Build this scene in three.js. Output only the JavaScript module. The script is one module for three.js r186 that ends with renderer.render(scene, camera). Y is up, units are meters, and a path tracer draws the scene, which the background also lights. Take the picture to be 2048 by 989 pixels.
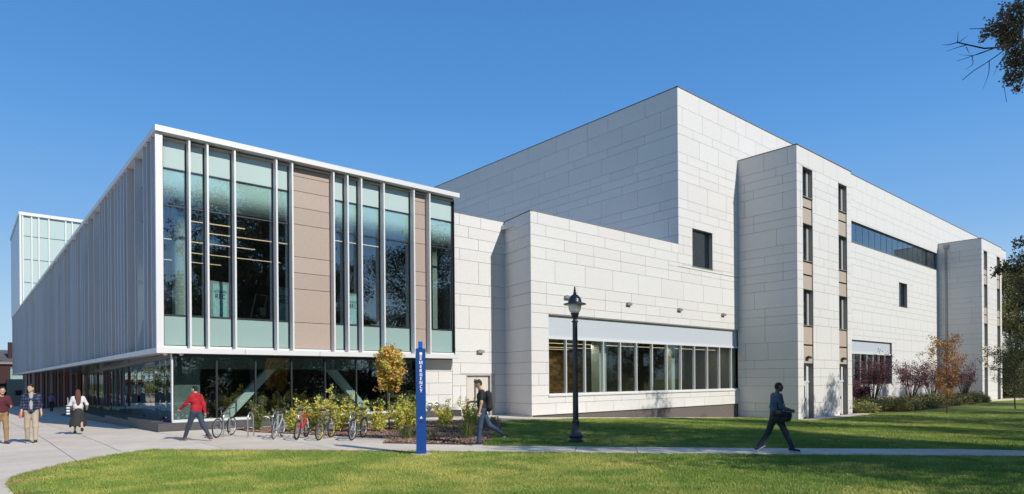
import * as THREE from 'three';
import { mergeGeometries } from 'three/addons/utils/BufferGeometryUtils.js';
import { FontLoader } from 'three/addons/loaders/FontLoader.js';
import { TextGeometry } from 'three/addons/geometries/TextGeometry.js';
import { RectAreaLightUniformsLib } from 'three/addons/lights/RectAreaLightUniformsLib.js';

// ---------- camera, sky, sun, exposure ----------
const scene = new THREE.Scene();
const EYE = 1.93, YAW = 49.1747 * Math.PI / 180, ROLL = 0.433 * Math.PI / 180;
const camera = new THREE.PerspectiveCamera(2 * Math.atan(759.015 / 1274.66) * 180 / Math.PI, 2048 / 1518, 0.3, 3000);
camera.position.set(0, EYE, 0);
{ // level lens shifted upwards, with the photograph's slight roll
  const fwd = new THREE.Vector3(Math.cos(YAW), 0, -Math.sin(YAW)), right = new THREE.Vector3(Math.sin(YAW), 0, Math.cos(YAW));
  camera.up.set(0, 1, 0).multiplyScalar(Math.cos(ROLL)).addScaledVector(right, Math.sin(ROLL));
  camera.lookAt(fwd.x * 10, EYE, fwd.z * 10);
}
camera.setViewOffset(2048, 1518.03, 0, 0, 2048, 989);
scene.add(camera);
const SUN = new THREE.Vector3(0.115, 0.60, 0.80).normalize();
{
  const W = 256, H = 256, data = new Float32Array(W * H * 4);
  const stops = [[-1, .30, .33, .33], [-0.02, .34, .38, .38], [0, .50, .69, .83], [0.075, .44, .655, .85], [0.21, .215, .45, .81], [0.34, .118, .342, .745], [0.42, .09, .285, .67], [0.55, .068, .23, .58], [1, .055, .18, .46]];
  for (let j = 0; j < H; j++) {
    const s = Math.sin((j + .5) / H * Math.PI - Math.PI / 2);
    let k = 0; while (k < stops.length - 2 && s > stops[k + 1][0]) k++;
    const a = stops[k], b = stops[k + 1], t = Math.min(1, Math.max(0, (s - a[0]) / (b[0] - a[0])));
    for (let i = 0; i < W; i++) { const o = (j * W + i) * 4; for (let c = 0; c < 3; c++) data[o + c] = a[c + 1] + (b[c + 1] - a[c + 1]) * t; data[o + 3] = 1; }
  }
  const sky = new THREE.DataTexture(data, W, H, THREE.RGBAFormat, THREE.FloatType);
  sky.mapping = THREE.EquirectangularReflectionMapping; sky.minFilter = sky.magFilter = THREE.LinearFilter; sky.needsUpdate = true;
  scene.background = sky; scene.environment = sky;
}
const sun = new THREE.DirectionalLight(new THREE.Color().setRGB(1, .955, .875), 4.8);
sun.position.copy(SUN).multiplyScalar(150).add(new THREE.Vector3(45, 0, -30)); sun.target.position.set(45, 0, -30);
sun.castShadow = true; sun.shadow.mapSize.set(4096, 4096); sun.shadow.radius = 1;
Object.assign(sun.shadow.camera, { left: -90, right: 90, top: 90, bottom: -90, near: 1, far: 400 });
scene.add(sun, sun.target);
const renderer = new THREE.WebGLRenderer({ antialias: true });
renderer.toneMapping = THREE.LinearToneMapping; renderer.toneMappingExposure = 1.0; renderer.shadowMap.enabled = true;
RectAreaLightUniformsLib.init();

// ---------- helpers ----------
function rng(seed) { let a = seed >>> 0; return () => { a = a + 0x6D2B79F5 | 0; let t = Math.imul(a ^ a >>> 15, 1 | a); t = t + Math.imul(t ^ t >>> 7, 61 | t) ^ t; return ((t ^ t >>> 14) >>> 0) / 4294967296; }; }
const V = (x, y, z) => new THREE.Vector3(x, y, z);
const used = {};
function numbered(n) { if (!(n in used)) { used[n] = 0; return n; } used[n]++; return n + '_' + String(used[n]).padStart(3, '0'); }
function thing(name, label, category, pos = [0, 0, 0], turn = 0, group) {
  const o = new THREE.Group(); o.name = numbered(name); scene.add(o); o.position.set(...pos); o.rotation.y = turn;
  o.userData = { label, category }; if (group) o.userData.group = group; return o;
}
function part(name, geo, mat, parent, kind) { const m = new THREE.Mesh(geo, mat); m.name = name; parent.add(m); if (kind) m.userData.kind = kind; return m; }
function tag(o, label, category, group) { o.name = numbered(o.name); scene.add(o); o.userData = { label, category }; if (group) o.userData.group = group; return o; }
function structure(name, geo, mat) { const m = new THREE.Mesh(geo, mat); m.name = name; m.userData.kind = 'structure'; scene.add(m); return m; }
function boxG(x0, x1, y0, y1, z0, z1) { // a box between limits, uv in metres
  const w = x1 - x0, h = y1 - y0, d = z1 - z0, g = new THREE.BoxGeometry(w, h, d), uv = g.attributes.uv, s = [[d, h], [d, h], [w, d], [w, d], [w, h], [w, h]];
  for (let f = 0; f < 6; f++) for (let k = 0; k < 4; k++) { const i = f * 4 + k; uv.setXY(i, uv.getX(i) * s[f][0], uv.getY(i) * s[f][1]); }
  return g.translate((x0 + x1) / 2, (y0 + y1) / 2, (z0 + z1) / 2);
}
const boxes = (l) => mergeGeometries(l.map((b) => boxG(...b)));
const sized = {};
const sizedBox = (w, h, d) => sized[[w.toFixed(3), h.toFixed(3), d]] ??= boxG(0, w, 0, h, -d, 0);
function tube(pts, r, seg = 6, taper = null) { // tube through points; taper gives the end radius
  const c = new THREE.CatmullRomCurve3(pts.map((p) => p.isVector3 ? p : V(...p))), n = Math.max(1, (pts.length - 1) * (pts.length > 2 ? 4 : 1));
  const g = new THREE.TubeGeometry(c, n, r, seg, false);
  if (taper !== null) { const p = g.attributes.position; for (let i = 0; i <= n; i++) { const q = c.getPointAt(i / n), k = (r + (taper - r) * i / n) / r; for (let j = 0; j <= seg; j++) { const o = i * (seg + 1) + j; p.setXYZ(o, q.x + (p.getX(o) - q.x) * k, q.y + (p.getY(o) - q.y) * k, q.z + (p.getZ(o) - q.z) * k); } } }
  return g;
}
function rod(a, b, r0, r1 = r0, seg = 7) { const A = a.isVector3 ? a : V(...a), B = b.isVector3 ? b : V(...b), L = A.distanceTo(B), g = new THREE.CylinderGeometry(r1, r0, L, seg, 1); g.translate(0, L / 2, 0); g.applyQuaternion(new THREE.Quaternion().setFromUnitVectors(V(0, 1, 0), B.clone().sub(A).normalize())); return g.translate(A.x, A.y, A.z); }
const lathe = (pts, n = 24) => new THREE.LatheGeometry(pts.map((p) => new THREE.Vector2(...p)), n);
const merge = (l) => mergeGeometries(l.map((g) => { const h = g.index ? g.toNonIndexed() : g; for (const k of Object.keys(h.attributes)) if (!['position', 'normal', 'uv'].includes(k)) h.deleteAttribute(k); return h; }));
function rectMinus(r, holes) { // [u0,u1,y0,y1] minus rectangles
  let out = [r];
  for (const h of holes) out = out.flatMap((a) => {
    if (h[0] >= a[1] || h[1] <= a[0] || h[2] >= a[3] || h[3] <= a[2]) return [a];
    const l = [], y0 = Math.max(a[2], h[2]), y1 = Math.min(a[3], h[3]);
    if (a[2] < h[2]) l.push([a[0], a[1], a[2], h[2]]);
    if (a[3] > h[3]) l.push([a[0], a[1], h[3], a[3]]);
    if (a[0] < h[0]) l.push([a[0], h[0], y0, y1]);
    if (a[1] > h[1]) l.push([h[1], a[1], y0, y1]);
    return l;
  });
  return out;
}
const hash2 = (x, y, s) => { let h = Math.imul(x | 0, 374761393) + Math.imul(y | 0, 668265263) + Math.imul(s, 974711) | 0; h = Math.imul(h ^ h >>> 13, 1274126177); return ((h ^ h >>> 16) >>> 0) / 4294967296; };
function vnoise(x, y, p, s) { const xi = Math.floor(x), yi = Math.floor(y), f = x - xi, q = y - yi, u = f * f * (3 - 2 * f), v = q * q * (3 - 2 * q), m = (a) => ((a % p) + p) % p; const a = hash2(m(xi), m(yi), s), b = hash2(m(xi + 1), m(yi), s), c = hash2(m(xi), m(yi + 1), s), d = hash2(m(xi + 1), m(yi + 1), s); return a + (b - a) * u + (c - a) * v + (a - b - c + d) * u * v; }
function tex(n, fn, size = 1, srgb = true) { // tileable texture of n pixels covering `size` metres
  const d = new Uint8Array(n * n * 4); for (let j = 0; j < n; j++) for (let i = 0; i < n; i++) { const c = fn(i / n, j / n, i, j), o = (j * n + i) * 4; for (let k = 0; k < 3; k++) d[o + k] = Math.max(0, Math.min(255, c[k] * 255)); d[o + 3] = 255; }
  const t = new THREE.DataTexture(d, n, n); t.wrapS = t.wrapT = THREE.RepeatWrapping; t.magFilter = THREE.LinearFilter; t.minFilter = THREE.LinearMipmapLinearFilter; t.generateMipmaps = true; t.repeat.set(1 / size, 1 / size); if (srgb) t.colorSpace = THREE.SRGBColorSpace; t.needsUpdate = true; return t;
}
const fb = (u, v, p, s) => vnoise(u * p, v * p, p, s) * .5 + vnoise(u * p * 2, v * p * 2, p * 2, s + 1) * .3 + vnoise(u * p * 4, v * p * 4, p * 4, s + 2) * .2;
const std = (r, g, b, rough = .7, o = {}) => new THREE.MeshStandardMaterial({ color: new THREE.Color().setRGB(r, g, b), roughness: rough, ...o });
const phys = (r, g, b, rough, o = {}) => new THREE.MeshPhysicalMaterial({ color: new THREE.Color().setRGB(r, g, b), roughness: rough, ...o });
const step01 = (x, a, b) => Math.min(1, Math.max(0, (x - a) / (b - a)));
const gy = (x, z) => -1.06 * step01(x, 20, 44) - .018 * Math.max(0, -z - 27) * (1 - step01(x, 8, 20));   // lie of the land
const inside = (x, z, poly) => { let c = false; for (let i = 0, j = poly.length - 1; i < poly.length; j = i++) { const [xi, zi] = poly[i], [xj, zj] = poly[j]; if ((zi > z) !== (zj > z) && x < (xj - xi) * (z - zi) / (zj - zi) + xi) c = !c; } return c; };

// ---------- materials ----------
const grey = (lo, hi, p, s, q = 0) => (u, v, i, j) => { const n = lo + (hi - lo) * (fb(u, v, p, s) * (1 - q) + hash2(i, j, s + 9) * q); return [n, n, n]; };
const T = {
  panel: tex(256, grey(.90, 1, 14, 1, .6), 1.1), stone: tex(256, grey(.55, 1, 24, 5, .55), 1.2),
  conc: tex(512, (u, v, i, j) => { const n = .80 + .2 * (fb(u, v, 5, 21) * .55 + fb(u, v, 60, 25) * .25 + hash2(i, j, 3) * .2), w = fb(u, v, 3, 31) * .05; return [n, n - w * .4, n - w]; }, 5),
  soil: tex(512, (u, v, i, j) => { const n = fb(u, v, 12, 41), m = hash2(i, j, 7); return [.42 + n * .3 + m * .1, .46 + n * .28 + m * .1, .2 + n * .14 + m * .06]; }, 4),
  mulch: tex(256, (u, v, i, j) => { const n = fb(u, v, 40, 51) * .7 + hash2(i, j, 8) * .3; return [.30 + n * .40, .2 + n * .27, .15 + n * .2]; }, 1.5),
  brick: tex(256, grey(.6, 1, 30, 61, .3), 2), bark: tex(128, (u, v, i, j) => { const n = vnoise(u * 24, v * 5, 24, 71) * .6 + hash2(i, j, 4) * .4; return [.55 + .45 * n, .5 + .45 * n, .45 + .42 * n]; }, .7),
  cloth: tex(128, grey(.8, 1, 16, 81, .5), .25), denim: tex(128, (u, v, i, j) => { const n = .7 + .3 * hash2(i, j, 2) * (.6 + .4 * ((i + j) % 4 < 2)); return [n, n, n]; }, .3),
  brushed: tex(128, (u, v, i, j) => { const n = .95 + .05 * hash2(i >> 1, j >> 4, 6); return [n, n, n]; }, .6),
};
const panelMats = [[.70, .68, .648], [.71, .692, .662], [.69, .666, .632], [.697, .668, .638], [.706, .686, .655]].map((c, k) => { const m = T.panel.clone(); m.offset.set(k * .37, k * .61); m.needsUpdate = true; return std(...c, .62, { map: m, bumpMap: T.panel, bumpScale: .0012 }); });
const M = {
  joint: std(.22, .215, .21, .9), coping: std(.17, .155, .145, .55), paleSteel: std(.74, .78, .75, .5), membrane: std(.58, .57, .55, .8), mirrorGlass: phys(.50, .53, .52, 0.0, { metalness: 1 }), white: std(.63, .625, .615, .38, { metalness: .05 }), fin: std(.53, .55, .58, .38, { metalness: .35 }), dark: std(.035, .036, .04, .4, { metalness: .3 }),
  tan: [[.385, .30, .245], [.40, .315, .26], [.375, .292, .24]].map((c) => std(...c, .5, { map: T.brushed })), towerTan: std(.42, .345, .275, .55),
  glass: phys(.86, .93, .91, 0.0, { transmission: 1, thickness: 0, ior: 2.33 }), gymGlass: phys(.84, .90, .87, 0, { transmission: 1, thickness: 0, ior: 1.5 }), lobbyGlass: phys(.80, .88, .87, 0, { transmission: 1, thickness: 0, ior: 2.1 }),
  spandrelTop: phys(.43, .53, .51, .06, { ior: 1.6 }), spandrel: phys(.27, .375, .35, .08, { ior: 1.55 }), louver: std(.50, .53, .57, .45, { metalness: .1 }),
  granite: std(.115, .108, .108, .55, { map: T.stone, bumpMap: T.stone, bumpScale: .002 }), base: std(.20, .17, .155, .8, { map: T.stone }),
  conc: [[.75, .66, .555], [.73, .64, .535], [.77, .68, .58]].map((c, k) => { const m = T.conc.clone(); m.offset.set(k * .31, k * .17); m.needsUpdate = true; return std(...c, .85, { map: m, bumpMap: T.conc, bumpScale: .002 }); }), subbase: std(.17, .16, .15, .95),
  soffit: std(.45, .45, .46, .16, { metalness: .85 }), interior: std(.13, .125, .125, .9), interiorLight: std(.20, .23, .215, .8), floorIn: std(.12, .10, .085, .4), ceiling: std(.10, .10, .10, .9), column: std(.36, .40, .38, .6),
  steel: std(.62, .61, .59, .3, { metalness: .95 }), chrome: std(.7, .7, .7, .18, { metalness: 1 }), rubber: std(.022, .022, .024, .8), blackPaint: phys(.022, .018, .022, .38, { clearcoat: .4, clearcoatRoughness: .3 }),
  bark: std(.15, .115, .085, .9, { map: T.bark, bumpMap: T.bark, bumpScale: .01 }), darkBark: std(.06, .045, .04, .9, { map: T.bark }),
  strip: std(.9, .85, .75, .5, { emissive: new THREE.Color(1, .74, .45), emissiveIntensity: 1.1 }), door: std(.56, .52, .455, .5), doorFrame: std(.40, .385, .36, .45), fixture: std(.30, .29, .275, .5, { metalness: .4 }),
};
M.frit = (() => { // ceramic dots printed on the second row of panes, dense at the head and thinning towards the vision glass
  const W = 256, H = 256, t = tex(W, (u, v) => { const n = 40, cx = (u * n) % 1 - .5, cy = (v * n) % 1 - .5, r = .74 * Math.pow(Math.min(1, (Math.floor(v * n) + .5) / n * 1.12), .75); return (cx * cx + cy * cy < r * r) ? [1, 1, 1] : [0, 0, 0]; }, 1, false);
  t.wrapT = THREE.ClampToEdgeWrapping;
  return phys(.68, .76, .745, .3, { alphaMap: t, transparent: true });
})();

// ---------- ground, paving, planting beds ----------
{
  const xs = [], zs = []; const add = (a, lo, hi, st) => { for (let v = lo; v < hi - 1e-6; v += st) a.push(v); };
  add(xs, -900, -60, 60); add(xs, -60, 0, 6); add(xs, 0, 60, 1); add(xs, 60, 120, 6); add(xs, 120, 1001, 80);
  add(zs, -1000, -160, 80); add(zs, -160, -40, 4); add(zs, -39, -3, 1); add(zs, -3, 30, 3); add(zs, 30, 900, 60);
  const p = [], uv = [], ix = [];
  for (const z of zs) for (const x of xs) { p.push(x, gy(x, z), z); uv.push(x, -z); }
  for (let j = 0; j < zs.length - 1; j++) for (let i = 0; i < xs.length - 1; i++) { const a = j * xs.length + i, b = a + 1, c = a + xs.length, d = c + 1; ix.push(a, c, b, b, c, d); }
  const g = new THREE.BufferGeometry(); g.setAttribute('position', new THREE.Float32BufferAttribute(p, 3)); g.setAttribute('uv', new THREE.Float32BufferAttribute(uv, 2)); g.setIndex(ix); g.computeVertexNormals();
  structure('ground', g, std(.42, .47, .25, .95, { map: T.soil }));
}
function clip(poly, x0, x1, z0, z1) { // Sutherland-Hodgman against a rectangle
  let p = poly;
  for (const [k, lim, s] of [[0, x0, 1], [0, x1, -1], [1, z0, 1], [1, z1, -1]]) {
    const q = []; for (let i = 0; i < p.length; i++) { const a = p[i], b = p[(i + 1) % p.length], da = (a[k] - lim) * s, db = (b[k] - lim) * s; if (da >= 0) q.push(a); if ((da > 0 && db < 0) || (da < 0 && db > 0)) { const t = da / (da - db); q.push([a[0] + (b[0] - a[0]) * t, a[1] + (b[1] - a[1]) * t]); } }
    p = q; if (p.length < 3) return [];
  }
  return p;
}
function prism(poly, top, thick, hf = gy) { // flat polygon in x,z made into a slab that follows the ground
  const c = poly.map((q) => new THREE.Vector2(q[0], -q[1])); if (THREE.ShapeUtils.area(c) < 0) { c.reverse(); }
  const tri = THREE.ShapeUtils.triangulateShape(c, []), n = c.length, p = [], uv = [], ix = [];
  for (const q of c) { p.push(q.x, hf(q.x, -q.y) + top, -q.y); uv.push(q.x, q.y); }
  for (const t of tri) ix.push(...t);
  for (let i = 0; i < n; i++) { const a = c[i], b = c[(i + 1) % n], o = p.length / 3; for (const q of [a, b]) for (const dy of [0, -thick]) { p.push(q.x, hf(q.x, -q.y) + top + dy, -q.y); uv.push(q.x + q.y, dy); } ix.push(o, o + 1, o + 2, o + 2, o + 1, o + 3); }
  const g = new THREE.BufferGeometry(); g.setAttribute('position', new THREE.Float32BufferAttribute(p, 3)); g.setAttribute('uv', new THREE.Float32BufferAttribute(uv, 2)); g.setIndex(ix); const h = g.toNonIndexed(); h.computeVertexNormals(); return h;
}
const polyArea = (p) => Math.abs(p.reduce((s, a, i) => { const b = p[(i + 1) % p.length]; return s + a[0] * b[1] - a[1] * b[0]; }, 0) / 2);
function paving(name, outline, xs, zs, turn, top, gap = .02) { // slabs cut by joint lines; turn rotates the joint grid
  const c = Math.cos(turn), s = Math.sin(turn), to = ([x, z]) => [x * c + z * s, -x * s + z * c], back = ([u, w]) => [u * c - w * s, u * s + w * c], loc = outline.map(to), sub = [], rest = [], list = [];
  const R = rng(name.length * 77 + 5);
  for (let i = 0; i < xs.length - 1; i++) for (let j = 0; j < zs.length - 1; j++) {
    const b = clip(loc, xs[i], xs[i + 1], zs[j], zs[j + 1]); if (b.length < 3 || polyArea(b) < .02) continue; sub.push(prism(b.map(back), top - .02, .06));
    const q = clip(loc, xs[i] + gap / 2, xs[i + 1] - gap / 2, zs[j] + gap / 2, zs[j + 1] - gap / 2); if (q.length < 3 || polyArea(q) < .02) continue; const w = q.map(back); list.push([w, Math.hypot(...w[0])]);
  }
  const base = structure(name, mergeGeometries(sub), M.subbase); list.sort((a, b) => a[1] - b[1]);
  list.forEach(([w, d], k) => { const m = Math.floor(R() * 3), g = prism(w, top + (R() - .5) * .003, .05); if (k < 290) part('slab', g, M.conc[m], base); else rest.push(g); });
  if (rest.length) part('far_slabs', mergeGeometries(rest), M.conc[0], base, 'stuff');
}
const series = (a, b, st) => { const l = []; for (let v = a; v <= b + 1e-6; v += st) l.push(v); return l; };
const lawnEdge = [[0.7, -13], [0.6, -15.4], [0.75, -16.6], [1.11, -17.23], [1.74, -18.3], [2.69, -19.38], [3.5, -20.16], [3.85, -20.43], [4.15, -20.4], [4.5, -19.95], [5.05, -19.24], [6.07, -18.22], [9.22, -14.69]];
const plazaPoly = [[-70, 14], [2.2, 14], [1.4, -6], ...lawnEdge, [10.3, -16.16], [9.59, -17.11], [10.51, -18.28], [9.99, -20.01], [9.08, -22.04], [8.15, -24.64], [8.2, -26.3], [12.8, -25.35], [17.2, -24.1], [18.6, -22.6], [20.4, -22.2], [22.6, -22.6], [23.02, -24.9], [23.7, -27.95], [19.9, -27.95], [19.9, -27.1], [5.66, -27.1], [5.66, -60], [12, -96], [5.7, -132], [-70, -132]];
paving('plaza', plazaPoly, [-70, -46, -34, -22, -14, -8, -4.9, -2.6, -.25, 2.1, 3.3, 5.62, 7.9, 10.2, 12.5, 14.8, 17.1, 19.4, 21.7, 24], [...series(-132, -60, 6), ...series(-57, 14, 2.9)], 0, .02);
const pathDir = Math.atan2(-8.15 + 14.69, 14.85 - 9.22);   // heading of the footpath in x,z
{ const far = [9.22 + 24, -14.69 + 27.6], L = [[9.22, -14.69], [14.85, -8.15], [19.02, -3.5], [34, 13.4], [35.6, 12.4], [20.72, -3.81], [16.1, -8.83], [11.69, -14.09], [10.3, -16.16]]; paving('footpath', L, series(-30, 60, 1.62), [-60, 60], pathDir, .02); }
paving('building_walk', [[23.02, -25.0], [22.6, -22.6], [24, -23.35], [30, -23.6], [44.15, -23.9], [44.15, -25.0]], series(20, 46, 1.6), [-30, -20], 0, .02);
paving('tower_walk', [[43.0, -20.1], [44.15, -20.1], [44.15, -20.6], [53.4, -20.6], [53.4, -20.95], [55.0, -20.5], [57.2, -20.45], [56.2, -19.75], [50, -19.5], [43.2, -19.6]], series(40, 60, 1.6), [-30, -10], 0, .02);
paving('far_walk', [[90.3, -19.6], [90.3, -20.3], [106, -20.3], [106, -18.6], [97, -18.4]], series(88, 108, 2), [-30, -10], 0, .02);
const bedPoly = [[8.15, -24.64], [9.08, -22.04], [9.99, -20.01], [10.51, -18.28], [9.59, -17.11], [10.3, -16.16], [11.45, -14.65], [13.4, -16.6], [15.6, -18.9], [17.6, -20.7], [18.6, -22.6], [17.2, -24.1], [12.8, -25.35], [8.2, -26.3]];
const rightBed = [[53.6, -20.9], [55.0, -20.5], [57.2, -20.4], [58.5, -19.0], [64, -18.8], [72, -18.75], [90.4, -19.6], [91.1, -20.5], [91.1, -24.9], [53.6, -24.9]];
for (const [nm, poly] of [['planting_bed', bedPoly], ['far_planting_bed', rightBed]]) {
  const l = []; for (let x = 6; x < 94; x += 3) for (let z = -28; z < -12; z += 3) { const q = clip(poly, x, x + 3, z, z + 3); if (q.length > 2 && polyArea(q) > .01) l.push(prism(q, .035, .08)); }
  structure(nm, mergeGeometries(l), std(.36, .28, .24, .95, { map: T.mulch, bumpMap: T.mulch, bumpScale: .02 }));
}
{ // bark chips and mown grass, nobody could count them
  const R = rng(11), chips = [], D = new THREE.Object3D(), col = new THREE.Color();
  const spots = []; while (spots.length < 9000) { const x = 8 + R() * 11, z = -26.5 + R() * 12; if (inside(x, z, bedPoly)) spots.push([x, z]); }
  const im = new THREE.InstancedMesh(boxG(-.045, .045, -.007, .007, -.014, .014), std(1, 1, 1, .9), spots.length); im.name = 'bark_mulch'; im.userData = { kind: 'stuff', label: 'reddish brown bark mulch covering the planting bed', category: 'mulch' };
  spots.forEach(([x, z], k) => { D.position.set(x, gy(x, z) + .042 + R() * .02, z); D.rotation.set((R() - .5) * .9, R() * 6.3, (R() - .5) * .9); D.scale.setScalar(.5 + R()); D.updateMatrix(); im.setMatrixAt(k, D.matrix); const t = R(); im.setColorAt(k, col.setRGB(.14 + .22 * t, .085 + .15 * t, .06 + .11 * t)); });
  scene.add(im);
  const blade = (a, h, w, lean, x, z) => { const g = new THREE.BufferGeometry(), c = Math.cos(a), s = Math.sin(a), p = [x - c * w, 0, z - s * w, x + c * w, 0, z + s * w, x - s * lean * .4 - c * w * .6, h * .6, z + c * lean * .4 - s * w * .6, x - s * lean * .4 + c * w * .6, h * .6, z + c * lean * .4 + s * w * .6, x - s * lean, h, z + c * lean]; g.setAttribute('position', new THREE.Float32BufferAttribute(p, 3)); g.setIndex([0, 1, 3, 0, 3, 2, 2, 3, 4]); g.computeVertexNormals(); return g; };
  const tuft = mergeGeometries(Array.from({ length: 14 }, () => blade(R() * 6.3, .024 + R() * .03, .0022 + R() * .0016, R() * .04, (R() - .5) * .09, (R() - .5) * .09)));
  const paved = [plazaPoly, bedPoly, rightBed, [[9.22, -14.69], [14.85, -8.15], [19.02, -3.5], [34, 13.4], [35.6, 12.4], [20.72, -3.81], [16.1, -8.83], [11.69, -14.09], [10.3, -16.16]], [[23.02, -27], [22.6, -22.6], [24, -23.35], [30, -23.6], [44.15, -23.9], [44.15, -27]], [[43.0, -20.1], [44.15, -20.1], [44.15, -25], [53.4, -25], [53.4, -20.95], [55.0, -20.5], [57.2, -20.45], [56.2, -19.75], [50, -19.5], [43.2, -19.6]]];
  const pts = [], cy = Math.cos(YAW), sy = Math.sin(YAW);
  while (pts.length < 150000) {
    const d = 5.5 * Math.exp(R() * Math.log(52 / 5.5)), a = (R() * 2 - 1) * .96;            // thinner with distance, wider than the view
    if (d < 16 ? R() > .98 : false) continue;
    const u = Math.tan(a) * d, x = d * cy + u * sy, z = -d * sy + u * cy;
    if (z < -24.9 || paved.some((p) => inside(x, z, p)) || (x < 1.2 && z > -14) || x > 95) continue; pts.push([x, z, d]);
  }
  const gm = std(1, 1, 1, .75, { side: THREE.DoubleSide }), gi = new THREE.InstancedMesh(tuft, gm, pts.length); gi.name = 'lawn_grass'; gi.userData = { kind: 'stuff', label: 'mown green lawn on both sides of the footpath', category: 'grass' };
  pts.forEach(([x, z, d], k) => {
    const big = vnoise(x * .55 + 90, z * .55 + 90, 512, 5), mid = vnoise(x * 1.9 + 300, z * 1.9 + 300, 1024, 6), dry = Math.max(0, Math.min(1.15, (big - .42) * 1.7 + (mid - .5) * 1.5 + (R() - .5) * .6)), s = .85 + Math.min(1.6, d / 26);
    D.position.set(x, gy(x, z), z); D.rotation.set((R() - .5) * .3, R() * 6.3, (R() - .5) * .3); D.scale.set(s, (.75 + R() * .5) * (.8 + Math.min(.5, d / 60)), s); D.updateMatrix(); gi.setMatrixAt(k, D.matrix);
    const e = Math.min(...lawnEdge.map(([p, q], n2) => { if (n2 === lawnEdge.length - 1) return 99; const [r, s2] = lawnEdge[n2 + 1], l = (r - p) ** 2 + (s2 - q) ** 2, t = Math.min(1, Math.max(0, ((x - p) * (r - p) + (z - q) * (s2 - q)) / l)); return Math.hypot(x - p - (r - p) * t, z - q - (s2 - q) * t); })), worn = (e < .75 && R() < .75 * (mid + .1) * (1 - e / .75)) ? 1 : 0;   // trodden, browned turf along the paving edge
    gi.setColorAt(k, worn ? col.setRGB(.26 + R() * .08, .20 + R() * .05, .09) : col.setRGB(.175 + .23 * dry + R() * .05, .265 + .14 * dry + R() * .05, .042 + .055 * dry));
  });
  scene.add(gi);
}
// ---------- buildings ----------
const frameOf = (root, p0, p1) => (m) => { m.position.set(p0[0] - root.position.x, -root.position.y, p0[1] - root.position.z); m.rotation.y = Math.atan2(-(p1[1] - p0[1]), p1[0] - p0[0]); return m; };
const len2 = (a, b) => Math.hypot(b[0] - a[0], b[1] - a[1]);
let panelCount = 0;
// a clad wall: a dark backing wall with open joints in front of which hang single panels
function cladWall(root, p0, p1, top, bottom, courses, holes, seed, o = {}) {
  const R = rng(seed), L = len2(p0, p1), put = frameOf(root, p0, p1), gap = .017, mod = o.mod ?? .622, W = o.width ?? 2.44, items = [];
  const back = part('wall', boxes(rectMinus([o.inset0 ?? .05, L - (o.inset1 ?? .05), bottom, top - .03], holes).map((r) => [...r, -.34, -.045])), M.joint, root); put(back);
  let y = top, row = 0;
  while (y > bottom + .05) {
    const h = Math.min((courses[row % courses.length]) * mod, y - bottom), y0 = y - h, cut = [0]; let u = [0.35, 1.2, .75, 1.7][Math.floor(R() * 4)] * W * .62;
    if (u < .5) u = .5;
    while (u < L - .45) { cut.push(u); u += W * (R() < .12 ? .6 : 1); } cut.push(L);
    for (let k = 0; k < cut.length - 1; k++) for (const r of rectMinus([cut[k], cut[k + 1], y0, y], holes)) {
      const e = [r[0] <= .001 ? 0 : gap / 2, r[1] >= L - .001 ? 0 : gap / 2, gap / 2, gap / 2], q = [r[0] + e[0], r[1] - e[1], r[2] + e[2], r[3] - e[3]];
      if (q[1] - q[0] < .03 || q[3] - q[2] < .03) continue; items.push(q);
    }
    y = y0; row++;
  }
  const cx = p0[0], cz = p0[1], dx = (p1[0] - p0[0]) / L, dz = (p1[1] - p0[1]) / L, dist = (q) => Math.hypot(cx + dx * q[0], cz + dz * q[0]);
  items.sort((a, b) => dist(a) - dist(b)); const rest = [];
  items.forEach((q, k) => {
    const w = q[1] - q[0], h = q[3] - q[2];
    if (k < (o.max ?? 295)) { const m = part('panel', sizedBox(w, h, .03), panelMats[Math.floor(R() * 5)], back); m.position.set(q[0], q[2], (R() - .5) * .003); panelCount++; }
    else rest.push([q[0], q[1], q[2], q[3], -.03, 0]);
  });
  if (rest.length) part('far_panels', boxes(rest), panelMats[0], back, 'stuff');
  return back;
}
function coping(root, p0, p1, y, over = .04, h = .045) { const L = len2(p0, p1), m = part('coping', boxG(-over, L + over, y, y + h, -.15, over), M.coping, root); frameOf(root, p0, p1)(m); return m; }
function pane(parent, x0, x1, y0, y1, z, mat = M.glass, name = 'pane') { const m = part(name, boxG(0, x1 - x0, 0, y1 - y0, -.012, 0), mat, parent); m.position.set(x0, y0, z); return m; }
// a window: reveal frame and panes in wall coordinates
function windowUnit(root, p0, p1, u0, u1, y0, y1, depth = .22, fr = M.dark, bar = .05, reveal = null) {
  const l = [[u0, u1, y1 - bar, y1, -depth - .06, -depth], [u0, u1, y0, y0 + bar, -depth - .06, -depth], [u0, u0 + bar, y0 + bar, y1 - bar, -depth - .06, -depth], [u1 - bar, u1, y0 + bar, y1 - bar, -depth - .06, -depth]];
  const f = part('window', boxes(l), fr, root); frameOf(root, p0, p1)(f);
  part('reveal', boxes([[u0 - .012, u0 + .015, y0, y1, -depth, .012], [u1 - .015, u1 + .012, y0, y1, -depth, .012], [u0 - .012, u1 + .012, y1 - .015, y1 + .012, -depth, .012], [u0 - .03, u1 + .03, y0 - .03, y0 + .012, -depth, .04]]), reveal ?? M.fixture, f);
  pane(f, u0 + bar, u1 - bar, y0 + bar, y1 - bar, -depth - .02); return f;
}
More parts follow.
